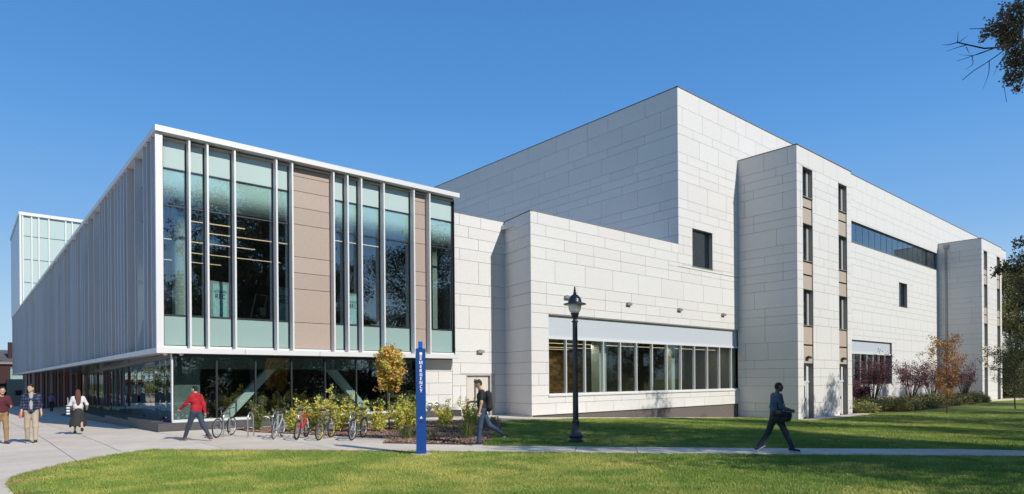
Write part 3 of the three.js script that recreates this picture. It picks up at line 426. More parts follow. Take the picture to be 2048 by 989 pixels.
// branching tree; the crown grows around twig ends, so it has gaps and clumps
function tree(name, label, group, [x, z], o) {
  const R = rng(o.seed), t = thing(name, label, 'tree', [x, gy(x, z) - .03, z], 0, group), wood = [], ends = [], H = o.height, th = o.trunk, r0 = o.radius ?? H * .018;
  const top = V((R() - .5) * H * .05, H * .9, (R() - .5) * H * .05), trunkPts = [V(0, 0, 0), V((R() - .5) * .02 * H, th, (R() - .5) * .02 * H), V(top.x * .6, H * .6, top.z * .6), top];
  wood.push(tube(trunkPts, r0, 8, r0 * .12)); const curve = new THREE.CatmullRomCurve3(trunkPts);
  const n = o.limbs ?? 14;
  for (let i = 0; i < n; i++) {
    const f = (th / H * .95) + (1 - th / H * .95) * Math.pow((i + .4) / n, .9) * .98, base = curve.getPoint(Math.min(.995, f)), a = i * 2.4 + R() * .8, hf = (base.y - th) / (H - th), prof = o.profile ? o.profile(hf) : Math.pow(Math.sin(Math.PI * Math.min(1, .18 + hf * .8)), .7);
    const L = o.spread * prof * (.75 + R() * .4), up = (o.up ?? .45) + hf * .5, end = base.clone().add(V(Math.cos(a) * L, L * up, Math.sin(a) * L)), mid = base.clone().lerp(end, .5).add(V((R() - .5) * L * .2, -L * .08 + (R() - .5) * L * .1, (R() - .5) * L * .2));
    const lr = r0 * .42 * (1 - hf * .6); wood.push(tube([base, mid, end], lr, 5, lr * .2)); const lc = new THREE.CatmullRomCurve3([base, mid, end]);
    const m = o.twigs ?? 7;
    for (let k = 0; k < m; k++) { const q = lc.getPoint(.3 + .7 * (k + R()) / m), e = q.clone().add(V((R() - .5) * 2, (R() - .25) * 1.3, (R() - .5) * 2).multiplyScalar(L * .34 + .12 * (o.twigMin ?? 1))); wood.push(rod(q, e, lr * .22, lr * .05, 4)); ends.push([q, e]); }
    ends.push([mid, end]);
  }
  part('trunk', merge(wood), o.bark ?? M.bark, t);
  const spots = []; for (const [q, e] of ends) { const c = o.perTwig * (.4 + R() * 1.2), L = q.distanceTo(e); for (let i = 0; i < c; i++) { const f = .25 + R() * .85; spots.push(q.clone().lerp(e, f).add(V((R() + R() + R() - 1.5), (R() + R() + R() - 1.5) * .8, (R() + R() + R() - 1.5)).multiplyScalar(o.fuzz ?? L * .5))); } }
  foliage('crown', o.kind, spots, o.cols, R, t, o.mat ?? leafMat, o.leafScale ?? 1); return t;
}
const oakCols = [[.055, .075, .02], [.07, .09, .025], [.045, .06, .02], [.09, .085, .03]], autumn = [[.62, .28, .05], [.70, .36, .06], [.58, .42, .06], [.46, .38, .06], [.52, .20, .05]], plumCols = [[.15, .04, .055], [.11, .032, .048], [.20, .055, .065], [.16, .055, .08]], goldCols = [[.66, .62, .10], [.54, .56, .09], [.72, .67, .18], [.40, .46, .08], [.62, .48, .08]], coverCols = [[.17, .20, .05], [.24, .26, .06], [.32, .31, .08], [.11, .14, .04], [.22, .16, .05]];
// trees that shade the lawn and show in the glass, mostly out of view beside and behind the photographer
const bigOak = { height: 21, trunk: 4.6, spread: 7.4, limbs: 22, twigs: 9, perTwig: 17, kind: 'oak', cols: oakCols, fuzz: .95, radius: .42, up: .3, bark: M.darkBark, leafScale: 1.25 };
const shadeTrees = [[21.4, 3.9, 20, 6.5, 1], [37.5, 1.2, 18, 5.6, 2], [52, .8, 16, 5.4, 3], [67, 1.5, 19, 6, 4], [11, 27, 19, 6, 5], [33, 17, 16, 6, 6], [47, 13, 13, 5, 7], [84, 2, 18, 6, 8], [20.4, 10.2, 14.5, 4.9, 9]];  // last one out of view, placed to shade the near lawn
const shadeLabels = ['oak overhanging the right edge of the lawn with bare lower twigs', 'tall oak beyond the right edge, shading the strip window wall', 'oak right of the lawn opposite the nearer stair tower', 'oak right of the lawn beside the plum trees', 'oak standing behind the viewpoint, left of the others', 'oak behind the viewpoint, mirrored in the middle panes', 'smaller oak behind the viewpoint, mirrored in the right panes', 'oak right of the lawn opposite the farther stair tower', 'unseen lower broad oak right of the viewpoint, shading the near lawn'];
shadeTrees.forEach(([x, z, h, s, k], i) => tree('oak_tree', shadeLabels[i], 'oaks around the lawn', [x, z], { ...bigOak, height: h, spread: s, trunk: h * (i ? .22 : .17), up: i ? .3 : .16, seed: 100 + k, limbs: i ? 18 : 26, perTwig: i === 8 ? 26 : i ? 14 : 17 }));
const behind = [[-14, 30], [-2, 36], [10, 33], [22, 38], [36, 34], [50, 38], [64, 32], [80, 36]], behindNames = ['first', 'second', 'third', 'fourth', 'fifth', 'sixth', 'seventh', 'eighth'];  // row out of view, placed to darken reflections in the front glass
behind.forEach(([x, z], i) => tree('unseen_tree', `${behindNames[i]} unseen tree from the left far behind the viewpoint, darkening the glass reflections`, 'trees behind the viewpoint', [x, z], { ...bigOak, height: 12 + (i * 37 % 5), spread: 5.5, trunk: 1.6, seed: 150 + i, limbs: 18, perTwig: 11, leafScale: 1.5, fuzz: 1.2 }));
// street trees and hedge left of the frame, mirrored in the lobby glass
[[-4, -118, 9, 21], [-9, -125, 11, 22], [-1, -135, 10, 23], [-6.5, -143, 12, 24], [1, -152, 11, 25], [-13, -138, 12, 26], [-16, -120, 11, 27], [-3, -165, 13, 28]].forEach(([x, z, h, s], i) => tree('street_tree', ['nearest', 'second', 'third', 'fourth', 'fifth', 'sixth', 'seventh', 'eighth'][i] + ' street tree mirrored in the lobby glass, counted from the plaza', 'street trees left of the plaza', [x, z], { height: h, trunk: 2.4, spread: h * .36, limbs: 13, twigs: 6, perTwig: 11, kind: 'oak', cols: [[.13, .16, .03], [.17, .19, .04], [.10, .13, .03]], fuzz: .7, radius: .2, seed: 200 + s, leafScale: 1.3 }));
// woods beyond the farther stair tower
[[112, -22, 17, 1], [118, -14, 19, 2], [126, -24, 21, 3], [136, -16, 19, 4], [108, -10.5, 16, 5], [148, -28, 22, 6], [128, -34, 20, 7], [122, -8, 15, 8]].forEach(([x, z, h, s], i) => tree('woodland_tree', ['first', 'second', 'third', 'fourth', 'fifth', 'sixth', 'seventh', 'eighth'][i] + ' tall green tree behind the farther stair tower, counted by distance along the wood', 'trees beyond the farther tower', [x, z], { height: h, trunk: 2.6, spread: 5.6, limbs: 20, twigs: 8, perTwig: 13, kind: 'oak', cols: [[.14, .17, .04], [.20, .21, .055], [.11, .13, .04], [.25, .20, .055]], fuzz: 1, radius: .3, seed: 300 + s, leafScale: 1.4 }));
{ const R = rng(61), spots = []; for (let i = 0; i < 2600; i++) { const a = R(); spots.push(V(102 + a * 60, -1 + R() * 3.2 * (.6 + .4 * Math.sin(a * 30)), -26 + R() * 18)); } const h = thing('hedge', 'dark undergrowth below the trees at the right edge', 'hedge', [0, 0, 0]); foliage('foliage', 'oak', spots, [[.04, .05, .015], [.09, .08, .02], [.20, .15, .03]], R, h, leafMat, 1.5);
  const s3 = []; for (let i = 0; i < 4200; i++) s3.push(V(-40 + R() * 150, R() * R() * 5.5, 36 + R() * 9)); const h3 = thing('hedge', 'unseen dark understorey far behind the viewpoint, darkening reflections low in the glass', 'hedge', [0, 0, 0]); foliage('foliage', 'oak', s3, [[.05, .06, .02], [.07, .08, .02]], R, h3, leafMat, 2.2);  // out of view, darkens the lowest reflections in the front glass
  const s2 = []; for (let i = 0; i < 1500; i++) { const a = R(); s2.push(V(-16 + a * 17.5, -1.9 + R() * 1.9, -112 + R() * 2)); } const h2 = thing('hedge', 'clipped green hedge left of the plaza, mirrored in the lobby glass', 'hedge', [0, 0, 0]); foliage('foliage', 'oak', s2, [[.12, .15, .03], [.16, .18, .04]], R, h2, leafMat, 1.2); }
// white banner posts out of view by the street, placed to show in the lobby glass
for (let i = 0; i < 10; i++) { const x = -8 + i * .85, z = -96 - (i * 7 % 4) * 2.5, t = thing('unseen_banner_post', `unseen white banner on a post, mirrored in the lobby glass, number ${i + 1} from the plaza`.replace(/number (\d+)/, (_, n) => ['first', 'second', 'third', 'fourth', 'fifth', 'sixth', 'seventh', 'eighth', 'ninth', 'tenth'][n - 1]), 'banner', [x, gy(x, z), z], 0, 'banners by the street'); part('post', new THREE.CylinderGeometry(.05, .06, 4, 8).translate(0, 2, 0), M.dark, t); part('banner', boxG(-.75, .75, 1.4, 3.9, -.02, .02), M.white, t); }
// bare and leafy oak twigs reaching into the picture from the tree at the right
{
  const R = rng(909), oak = scene.getObjectByName('oak_tree'), o = oak.position, W = (x, y, z) => V(x - o.x, y - o.y, z - o.z), wood = [], spots = [];
  // limbs start inside the crown, tips lean over the lawn (metres)
  const limb = (pts, r) => wood.push(tube(pts, r, 5, r * .25));
  const root = W(22.0, 9.6, 1.6), low = W(22.3, 6.2, 1.8);
  limb([root, W(19.33, 9.99, -3.39), W(18.70, 9.71, -3.66), W(18.22, 9.58, -3.95), W(17.68, 9.64, -4.28), W(17.43, 9.63, -4.37)], .055); limb([W(17.44, 9.63, -4.36), W(17.16, 9.52, -4.47), W(16.93, 9.47, -4.53)], .012); limb([W(17.44, 9.63, -4.36), W(17.45, 9.89, -4.35)], .009); limb([W(17.46, 9.62, -4.35), W(17.74, 9.84, -4.23)], .009); limb([W(17.72, 9.62, -4.25), W(17.39, 9.49, -4.41), W(17.13, 9.37, -4.50)], .011);
  limb([W(18.33, 9.59, -3.85), W(17.94, 9.42, -4.06), W(17.68, 9.30, -4.29), W(17.41, 9.20, -4.38)], .014); limb([W(18.28, 9.57, -3.90), W(18.10, 9.48, -4.19), W(17.81, 9.50, -4.44)], .01); limb([W(17.81, 9.36, -4.17), W(17.82, 9.18, -4.16), W(17.56, 8.99, -4.26)], .009);
  limb([root, W(19.03, 9.88, -3.52), W(18.58, 9.62, -3.64), W(18.12, 9.24, -3.91), W(17.78, 9.03, -4.07), W(17.40, 8.71, -4.26)], .03); limb([W(18.11, 9.24, -3.91), W(18.11, 8.98, -3.92), W(17.88, 8.55, -3.98)], .01); limb([W(17.71, 9.57, -4.26), W(17.77, 9.41, -4.21)], .01);
  limb([root, W(19.24, 9.46, -3.47), W(18.76, 9.13, -3.61), W(18.48, 8.73, -3.72), W(18.41, 8.29, -3.65)], .02); limb([W(19.02, 9.70, -3.52), W(18.67, 9.48, -3.69), W(18.40, 9.20, -3.80), W(18.19, 8.90, -3.85)], .012);
  limb([root, W(20.5, 11.5, -2.0), W(19.66, 10.64, -3.63), W(18.82, 10.33, -3.96), W(18.48, 10.20, -4.12), W(18.25, 10.21, -4.32)], .03);
  const puff = (x, y, z, n, r) => { const c = W(x, y, z); for (let i = 0; i < n * 1.5; i++) spots.push(c.clone().add(V(R() + R() - 1, R() + R() - 1, R() + R() - 1).multiplyScalar(r))); };
  for (const [x, y, z, n, r] of [[19.16, 10.71, -3.54, 68, 0.42], [18.96, 10.53, -3.71, 52, 0.3], [19.20, 10.35, -3.50, 100, 0.4], [18.77, 10.30, -3.87, 40, 0.24], [18.59, 10.16, -4.02, 18, 0.16], [18.50, 10.04, -4.10, 10, 0.1], [18.93, 10.18, -3.74, 48, 0.28], [19.06, 9.88, -3.62, 92, 0.34], [19.19, 9.58, -3.50, 80, 0.34], [19.04, 9.48, -3.64, 52, 0.24], [19.01, 9.04, -3.66, 36, 0.18], [19.16, 9.10, -3.53, 20, 0.2], [19.09, 8.77, -3.59, 12, 0.1], [19.18, 9.34, -3.51, 40, 0.3], [18.88, 10.00, -3.78, 32, 0.2]]) puff(x, y, z, n, r);
  limb([low, W(21.5, 5.6, -1.5), W(20.80, 4.60, -3.83), W(20.31, 4.63, -3.99), W(19.94, 4.56, -4.18)], .03); limb([W(21.5, 5.6, -1.5), W(21.34, 5.64, -3.77), W(20.61, 5.40, -3.86)], .02);
  for (const [x, y, z, n, r] of [[20.08, 4.56, -4.20, 20, 0.13], [20.23, 4.70, -4.06, 24, 0.16], [20.43, 4.63, -3.89, 32, 0.2], [20.52, 4.89, -3.81, 28, 0.2], [20.51, 5.30, -3.82, 20, 0.16], [20.56, 4.31, -3.78, 32, 0.2], [20.54, 3.99, -3.80, 16, 0.14], [20.58, 3.74, -3.76, 16, 0.12]]) puff(x, y, z, n, r);
  part('lower_branches', merge(wood), M.darkBark, oak); foliage('branch_leaves', 'maple', spots, [[.15, .13, .045], [.19, .15, .05], [.20, .075, .05], [.16, .15, .045]], R, oak, leafMat, .62);
}
// young maple turning orange in the bed
tree('young_maple', 'young maple with yellow and orange leaves in the planting bed', undefined, [12.46, -21.7], { height: 3.25, trunk: 1.35, spread: .4, limbs: 24, twigs: 6, perTwig: 6, kind: 'maple', profile: (f) => .35 + .75 * Math.pow(Math.sin(Math.PI * Math.min(1, .2 + f * .82)), 1.3), cols: [...autumn, ...autumn, ...goldCols], fuzz: .12, radius: .035, seed: 41, up: .75, twigMin: .6, bark: std(.36, .27, .2, .9, { map: T.bark }) });
tree('young_oak', 'slender tree with orange leaves on the lawn before the far bed', undefined, [59.6, -15.8], { height: 5.9, trunk: 1.6, spread: 1.3, limbs: 22, twigs: 6, perTwig: 4, kind: 'plum', cols: [[.46, .17, .05], [.40, .14, .05], [.50, .26, .06], [.30, .15, .05], [.48, .34, .06]], fuzz: .22, radius: .06, seed: 42, up: .7 });
tree('young_lawn_tree', 'small dark green tree on the lawn at the right edge', undefined, [71.4, -13.7], { height: 5.9, trunk: 1.5, spread: 1.9, limbs: 20, twigs: 6, perTwig: 7, kind: 'plum', cols: [[.07, .085, .02], [.09, .10, .025]], fuzz: .35, radius: .07, seed: 43, up: .5 });
// purple-leaf plums, many stems from the ground
[[63.6, -22.7, 5.2, 1.9], [73.4, -22.6, 4.6, 1.7], [79.3, -22.4, 4.5, 1.6], [84.2, -22.2, 4.2, 1.5], [86.5, -21.2, 4.6, 1.5], [60.6, -22.6, 2.6, .9]].forEach(([x, z, h, s], i) => {
  const R = rng(500 + i), t = thing('plum_tree', ['large round purple-leaved plum nearest the stair tower', 'second purple-leaved plum from the nearer stair tower', 'third purple-leaved plum from the nearer stair tower', 'purple-leaved plum left of the orange tree', 'sparse purple-leaved plum against the farther stair tower', 'small purple-leaved plum hugging the nearer stair tower'][i], 'tree', [x, gy(x, z) - .03, z], 0, 'plum trees in the far bed'), wood = [], spots = [], thin = i === 4 ? .55 : i === 2 ? .7 : 1;
  for (let k = 0; k < 26; k++) { const a = k * 2.4 + R(), e = V(Math.cos(a) * s * (.25 + .75 * R()), h * (.62 + .38 * R()), Math.sin(a) * s * (.25 + .75 * R())), m = V(e.x * .35, h * .3, e.z * .35); wood.push(tube([V(0, 0, 0), m, e], .035, 4, .008)); for (let j = 0; j < 26 * thin; j++) { const f = .35 + .65 * R(), p = m.clone().lerp(e, f); spots.push(p.add(V(R() - .5, R() - .5, R() - .5).multiplyScalar(.75))); } }
  part('stems', merge(wood), M.darkBark, t); foliage('crown', 'plum', spots, plumCols, R, t);
});
// golden shrubs in the bed
const shrubs = [[8.6, -24.9, 1.3], [9.25, -23.1, 1.1], [9.75, -22.9, 1.2], [10.15, -22.4, 1.65], [10.5, -21.8, 1.4], [10.9, -21.2, 1.15], [11.6, -20.9, 1.1], [12.5, -21.0, 1.25], [13.2, -21.1, 1.45], [13.9, -22.7, 1.3], [14.3, -20.6, 1.1], [14.55, -19.3, 1.4], [15.6, -20.1, .85], [10.8, -24.7, 1.0], [12.2, -24.1, 1.0], [9.6, -25.5, .9]];
const nth = ['first', 'second', 'third', 'fourth', 'fifth', 'sixth', 'seventh', 'eighth', 'ninth', 'tenth', 'eleventh', 'twelfth', 'thirteenth', 'fourteenth', 'fifteenth', 'sixteenth', 'seventeenth', 'eighteenth', 'nineteenth', 'twentieth', 'twenty-first', 'twenty-second', 'twenty-third', 'twenty-fourth', 'twenty-fifth', 'twenty-sixth', 'twenty-seventh'];
shrubs.map((s) => [...s, (s[0] * .7567 + s[1] * .6537) / (s[0] * .6537 - s[1] * .7567)]).sort((a, b) => a[3] - b[3]).forEach(([x, z, h0], i) => {
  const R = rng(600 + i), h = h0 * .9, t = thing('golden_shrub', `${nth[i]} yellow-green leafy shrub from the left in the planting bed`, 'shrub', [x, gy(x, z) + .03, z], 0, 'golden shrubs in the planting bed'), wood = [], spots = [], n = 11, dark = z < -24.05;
  for (let k = 0; k < n; k++) { const a = k * 2.4, r = .5 * Math.sqrt(R()) * (h / 1.2), hh = h * (k === 0 ? 1.12 : .55 + .45 * R()), e = V(Math.cos(a) * r, hh, Math.sin(a) * r); wood.push(tube([V(0, 0, 0), V(e.x * .5, hh * .5, e.z * .5), e], .009, 4, .003)); for (let y = .22; y < 1.0; y += .055) { const p = V(e.x * (y * .9 + .1 * y * y), hh * y, e.z * y); for (let q = 0; q < 2; q++) spots.push(p.clone().add(V(R() - .5, R() - .5, R() - .5).multiplyScalar(.15))); } }
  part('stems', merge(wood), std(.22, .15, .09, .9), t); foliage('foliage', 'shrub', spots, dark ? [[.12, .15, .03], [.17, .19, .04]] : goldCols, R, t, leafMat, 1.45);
});
// low plants at the front of the bed and before the door
[[10.9, -17.9, .38, 0], [11.6, -18.3, .32, 0], [12.3, -16.4, .55, 0], [13.0, -17.6, .4, 1], [14.2, -18.2, .42, 1], [15.3, -19.3, .4, 1], [16.6, -20.6, .32, 1], [17.1, -20.9, .3, 1], [11.0, -16.6, .3, 1], [13.1, -18.9, .45, 1]].forEach(([x, z, h, k], i) => {
  const R = rng(700 + i), t = thing(k ? 'low_plant' : 'grass_tuft', `${nth[i]} ${k ? 'low olive plant' : 'tuft of long green blades'} at the front of the planting bed`, 'plant', [x, gy(x, z) + .03, z], 0, k ? 'low plants in the bed' : 'grass tufts in the bed');
  if (k) { const s = []; for (let j = 0; j < 60; j++) s.push(V((R() + R() - 1) * h * .9, R() * h, (R() + R() - 1) * h * .9)); foliage('foliage', 'shrub', s, [[.13, .13, .05], [.19, .18, .06], [.10, .12, .04]], R, t); part('stems', merge([0, 1, 2, 3, 4].map((j) => rod([0, 0, 0], [Math.cos(j * 1.3) * h * .5, h * .8, Math.sin(j * 1.3) * h * .5], .005, .002, 4))), M.bark, t); }
  else part('blades', mergeGeometries(Array.from({ length: 150 }, () => { const g = leafShape(.006, h * (.7 + R() * .7), .1); g.rotateX((R() - .5) * 1.3); g.rotateY(R() * 6.3); g.translate((R() - .5) * .3, 0, (R() - .5) * .3); return g; })), std(.19, .22, .05, .7, { side: THREE.DoubleSide }), t);
});
// mounds of mixed low shrubs in the far bed
{ const R = rng(812); const list = []; for (let i = 0; i < 40; i++) { const f = i / 39, x = 55 + f * 36; list.push([x + (R() - .5), -21.3 + (R() - .5) * 1.6 - (i % 3 === 0 ? 1.5 : 0) + (f > .12 ? .9 : 0)]); }
  list.forEach(([x, z], i) => { const t = thing('low_shrub', x < 68 ? `low olive shrub under the plum trees, ${nth[i]} of the bed counted from the nearer tower` : `low dark shrub in the far row, ${nth[39 - i] ?? 'one'} counted back from the farther tower`, 'shrub', [x, gy(x, z), z], 0, x < 68 ? 'low shrubs near the tower' : 'low shrubs in the far row'), s = [], h = .75 + R() * .5; for (let j = 0; j < 260; j++) { const a = R() * 6.3, r = Math.sqrt(R()) * 1.0; s.push(V(Math.cos(a) * r, (.1 + .9 * R()) * h * (1 - r * r * .6), Math.sin(a) * r)); } foliage('foliage', 'cover', s, x > 68 ? [[.09, .11, .03], [.14, .15, .045], [.14, .09, .045], [.28, .26, .05]] : coverCols, R, t, glossLeaf, 1.45); }); }

// ---------- street furniture ----------
{ // lamp post
  const t = thing('lamp_post', 'black lamp post with fluted base and acorn globe on the lawn', 'lamp post', [14.02, gy(14, -13.3), -13.3]), base = lathe([[0, 0], [.235, 0], [.24, .06], [.235, .1], [.2, .125], [.2, .15], [.225, .2], [.215, .24], [.165, .29], [.135, .38], [.115, .5], [.105, .6], [.12, .62], [.12, .65], [.092, .67], [.092, .72], [0, .72]], 32);
  { const p = base.attributes.position; for (let i = 0; i < p.count; i++) { const y = p.getY(i); if (y > .22 && y < .6) { const a = Math.atan2(p.getZ(i), p.getX(i)), k = 1 + .06 * Math.cos(a * 10); p.setX(i, p.getX(i) * k); p.setZ(i, p.getZ(i) * k); } } base.computeVertexNormals(); }
  part('base', base, M.blackPaint, t);
  const pole = new THREE.CylinderGeometry(.07, .082, 2.95, 32, 1).translate(0, 2.18, 0); { const p = pole.attributes.position; for (let i = 0; i < p.count; i++) { const a = Math.atan2(p.getZ(i), p.getX(i)), k = 1 + .05 * Math.cos(a * 16); p.setX(i, p.getX(i) * k); p.setZ(i, p.getZ(i) * k); } pole.computeVertexNormals(); } part('pole', pole, M.blackPaint, t);
  part('collar', lathe([[.07, 3.62], [.1, 3.64], [.1, 3.67], [.062, 3.69], [.062, 3.74], [.1, 3.78], [.11, 3.86], [.13, 3.88], [.13, 3.91], [0, 3.91]]), M.blackPaint, t);
  part('globe', lathe([[.1, 3.91], [.15, 3.95], [.19, 4.04], [.2, 4.14], [.205, 4.2]], 28), phys(.86, .85, .82, .35, { transmission: .35, thickness: 0 }), t);
  part('lamp_shade', lathe([[.34, 4.165], [.345, 4.18], [.33, 4.195], [.22, 4.225], [.205, 4.24], [.2, 4.3], [.17, 4.38], [.11, 4.44], [.06, 4.47], [.045, 4.49], [.06, 4.52], [.03, 4.55], [0, 4.55]], 28), M.blackPaint, t); part('shade_underside', lathe([[.0, 4.2], [.33, 4.165], [.34, 4.166]], 28), M.blackPaint, t); part('finial', lathe([[0, 4.52], [.03, 4.55], [.04, 4.6], [.02, 4.63], [.028, 4.65], [.02, 4.69], [0, 4.73]], 14), M.blackPaint, t);
}
const font = await new FontLoader().loadAsync('fonts/droid/droid_sans_bold.typeface.json');
{ // emergency call pillar; its front faces the camera side of the path
  const x = 8.93, z = -13.93, t = thing('emergency_phone', 'blue emergency call pillar with white lettering and blue beacon', 'call box', [x, gy(x, z), z], Math.atan2(-.50, .86)), blue = phys(.004, .055, .26, .4, { clearcoat: .15, clearcoatRoughness: .3 }), wm = std(.85, .85, .85, .5);
  t.rotation.y = Math.atan2(-.48, .877);
  part('pillar', (() => { const s = new THREE.Shape(); const a = .115, b = .1; s.moveTo(-a, -b); s.lineTo(a, -b); s.lineTo(a, b); s.lineTo(-a, b); const g = new THREE.ExtrudeGeometry(s, { depth: 2.72, bevelEnabled: true, bevelSize: .006, bevelThickness: .006, bevelSegments: 2 }); return g.rotateX(-Math.PI / 2).translate(0, .006, 0); })(), blue, t);
  const put = (m, y, zz = .107) => { m.position.set(0, y, zz); return m; };
  'EMERGENCY'.split('').forEach((ch, i) => { const g = new TextGeometry(ch, { font, size: .082, depth: .003, curveSegments: 4 }); g.computeBoundingBox(); g.translate(-(g.boundingBox.max.x + g.boundingBox.min.x) / 2, 0, 0); put(part('letter', g, wm, t), 2.435 - i * .103); });
  put(part('phone_emblem', merge([new THREE.CylinderGeometry(.038, .038, .004, 20).rotateX(Math.PI / 2), boxG(-.03, .03, -.07, -.05, -.002, .002)]), wm, t), 2.6); put(part('touch_emblem', merge([new THREE.CylinderGeometry(.012, .012, .004, 12).rotateX(Math.PI / 2).translate(0, .03, 0), boxG(-.03, .03, -.02, .01, -.002, .002)]), wm, t), .96); put(part('speaker_slot', boxG(-.055, .055, -.018, .018, -.002, .004), M.dark, t), .86);
  part('beacon', lathe([[0, 2.735], [.06, 2.735], [.06, 2.76], [.055, 2.765], [.058, 2.9], [.045, 2.915], [0, 2.915]], 20), phys(.01, .16, .75, .12, { transmission: .35, thickness: 0, clearcoat: 1 }), t);
  part('footing', new THREE.CylinderGeometry(.27, .27, .06, 28).translate(0, .005, 0), M.conc[0], t);
}
// bike racks
const rackAt = (k) => [6.76 + .57 * k, -22.95 + .74 * k], rackDir = Math.atan2(.76, .65);
for (let k = 0; k < 6; k++) { const [x, z] = rackAt(k), g = new THREE.TubeGeometry(new THREE.CatmullRomCurve3([...[0, .3, .6].map((y) => V(0, y, 0)), ...[1, 2, 3, 4, 5].map((i) => V(.24 - .24 * Math.cos(i * Math.PI / 6), .62 + .24 * Math.sin(i * Math.PI / 6), 0)), ...[.6, .3, 0].map((y) => V(.48, y, 0))]), 40, .026, 10); const m = new THREE.Mesh(merge([g, new THREE.CylinderGeometry(.06, .06, .012, 14).translate(0, .022, 0), new THREE.CylinderGeometry(.06, .06, .012, 14).translate(.48, .022, 0)]), M.steel); m.name = 'bike_rack'; m.position.set(x, gy(x, z) + .0, z); m.rotation.y = rackDir; tag(m, `${nth[k]} bent steel hoop bike rack from the left`, 'bike rack', 'hoop bike racks'); }
function bicycle(label, [x, z], turn, lean, c) {
  const t = thing('bicycle', label, 'bicycle', [x, gy(x, z) + .02, z], turn, 'bikes parked at the racks'), r = c.r ?? .33, fm = phys(...c.frame, .3, { clearcoat: .6 }), rim = std(...(c.rim ?? [.55, .55, .55]), .35, { metalness: .6 }); t.rotation.order = 'YXZ'; t.rotation.x = lean;
  const wb = 1.02, bb = V(.43, .29, 0), hub = V(0, r, 0), fr = V(wb, r, 0), seat = V(.27, .78, 0), head = V(.82, .80, 0), headLow = V(.86, .66, 0), saddleT = V(.22, .95, 0);
  for (const [p, n] of [[hub, 'wheel'], [fr, 'wheel']]) { const w = part(n, new THREE.CylinderGeometry(.022, .022, .09, 10).rotateX(Math.PI / 2), M.chrome, t); w.position.copy(p); part('tyre', new THREE.TorusGeometry(r - .022, c.tyre ?? .022, 8, 40), M.rubber, w); part('rim', new THREE.TorusGeometry(r - .055, .014, 6, 36), rim, w); const sp = []; for (let i = 0; i < 20; i++) { const a = i * Math.PI / 10; sp.push(rod([Math.cos(a + .3) * .02, Math.sin(a + .3) * .02, i % 2 ? .025 : -.025], [Math.cos(a) * (r - .06), Math.sin(a) * (r - .06), 0], .0016, .0016, 3)); } part('spokes', merge(sp), M.chrome, w); }
  part('frame', merge([rod(seat, V(.8, .77, 0), c.tube ?? .018), rod(bb, headLow, c.tube ?? .021), rod(bb, V(.26, .82, 0), .017), rod(head, headLow, .022), ...[-1, 1].flatMap((s) => [rod(V(bb.x, bb.y, s * .03), V(0, r, s * .055), .01), rod(V(.275, .76, s * .015), V(0, r, s * .055), .009)])]), fm, t);
  part('fork', merge([rod(headLow, V(.87, .62, 0), .02), ...[-1, 1].map((s) => tube([V(.87, .64, s * .03), V(.93, .48, s * .05), V(wb, r, s * .055)], .013, 6))]), c.fork ? phys(...c.fork, .3) : fm, t);
  part('handlebar', c.drop ? merge([tube([V(.88, .92, -.2), V(.86, .93, -.1), V(.8, .93, 0), V(.86, .93, .1), V(.88, .92, .2)], .013, 6), rod(head, V(.8, .93, 0), .014), ...[-1, 1].map((s) => tube([V(.88, .92, s * .2), V(.96, .88, s * .2), V(.94, .78, s * .2), V(.86, .78, s * .2)], .013, 6))]) : merge([tube([V(.70, .99, -.3), V(.78, 1.0, -.16), V(.8, .96, 0), V(.78, 1.0, .16), V(.70, .99, .3)], .012, 6), rod(head, V(.8, .96, 0), .014)]), M.blackPaint, t);
  part('seat_post', rod(V(.26, .8, 0), saddleT, .013), M.chrome, t);
  const s = new THREE.Shape(); s.moveTo(-.13, -.075); s.quadraticCurveTo(-.15, 0, -.13, .075); s.quadraticCurveTo(0, .07, .14, .018); s.quadraticCurveTo(.155, 0, .14, -.018); s.quadraticCurveTo(0, -.07, -.13, -.075);
  const sd = part('saddle', new THREE.ExtrudeGeometry(s, { depth: .025, bevelEnabled: true, bevelSize: .012, bevelThickness: .016, bevelSegments: 3 }).rotateX(-Math.PI / 2), M.rubber, t); sd.position.copy(saddleT);
  part('crank', merge([new THREE.TorusGeometry(.085, .008, 5, 28).translate(bb.x, bb.y, .05), new THREE.CylinderGeometry(.03, .03, .13, 10).rotateX(Math.PI / 2).translate(bb.x, bb.y, 0), rod(V(bb.x, bb.y, .07), V(bb.x + .12, bb.y - .11, .07), .01), rod(V(bb.x, bb.y, -.07), V(bb.x - .12, bb.y + .11, -.07), .01)]), M.chrome, t);
  for (const q of [1, -1]) part('pedal', boxG(bb.x + q * .12 - .045, bb.x + q * .12 + .045, bb.y - q * .11 - .012, bb.y - q * .11 + .012, q > 0 ? .08 : -.17, q > 0 ? .17 : -.08), M.rubber, t);
  part('chain', merge([rod(V(0, r + .03, .05), V(bb.x, bb.y + .085, .05), .005, .005, 4), rod(V(0, r - .03, .05), V(bb.x, bb.y - .085, .05), .005, .005, 4)]), M.steel, t);
  if (c.fender) for (const p of [hub, fr]) { const m = part('mudguard', new THREE.TorusGeometry(r + .025, .02, 5, 24, Math.PI * .85), M.blackPaint, t); m.position.copy(p); m.rotation.z = p === hub ? .55 : .1; }
  return t;
}
const away = Math.atan2(.76, .65);   // rear wheel near the walk, front wheel towards the bed
bicycle('dark bike locked to the leftmost hoop rack', [6.50, -22.8], away - .05, .05, { frame: [.03, .025, .025] });
bicycle('silver road bike with slim tyres, second from the left', [7.70, -20.85], away + .1, .1, { frame: [.4, .4, .41], drop: true, tyre: .015, rim: [.7, .7, .7] });
bicycle('bright red mountain bike in the middle of the racks', [8.16, -20.1], away + .02, .1, { frame: [.58, .015, .02], tyre: .028, fork: [.75, .75, .75], tube: .028, rim: [.05, .05, .05] });
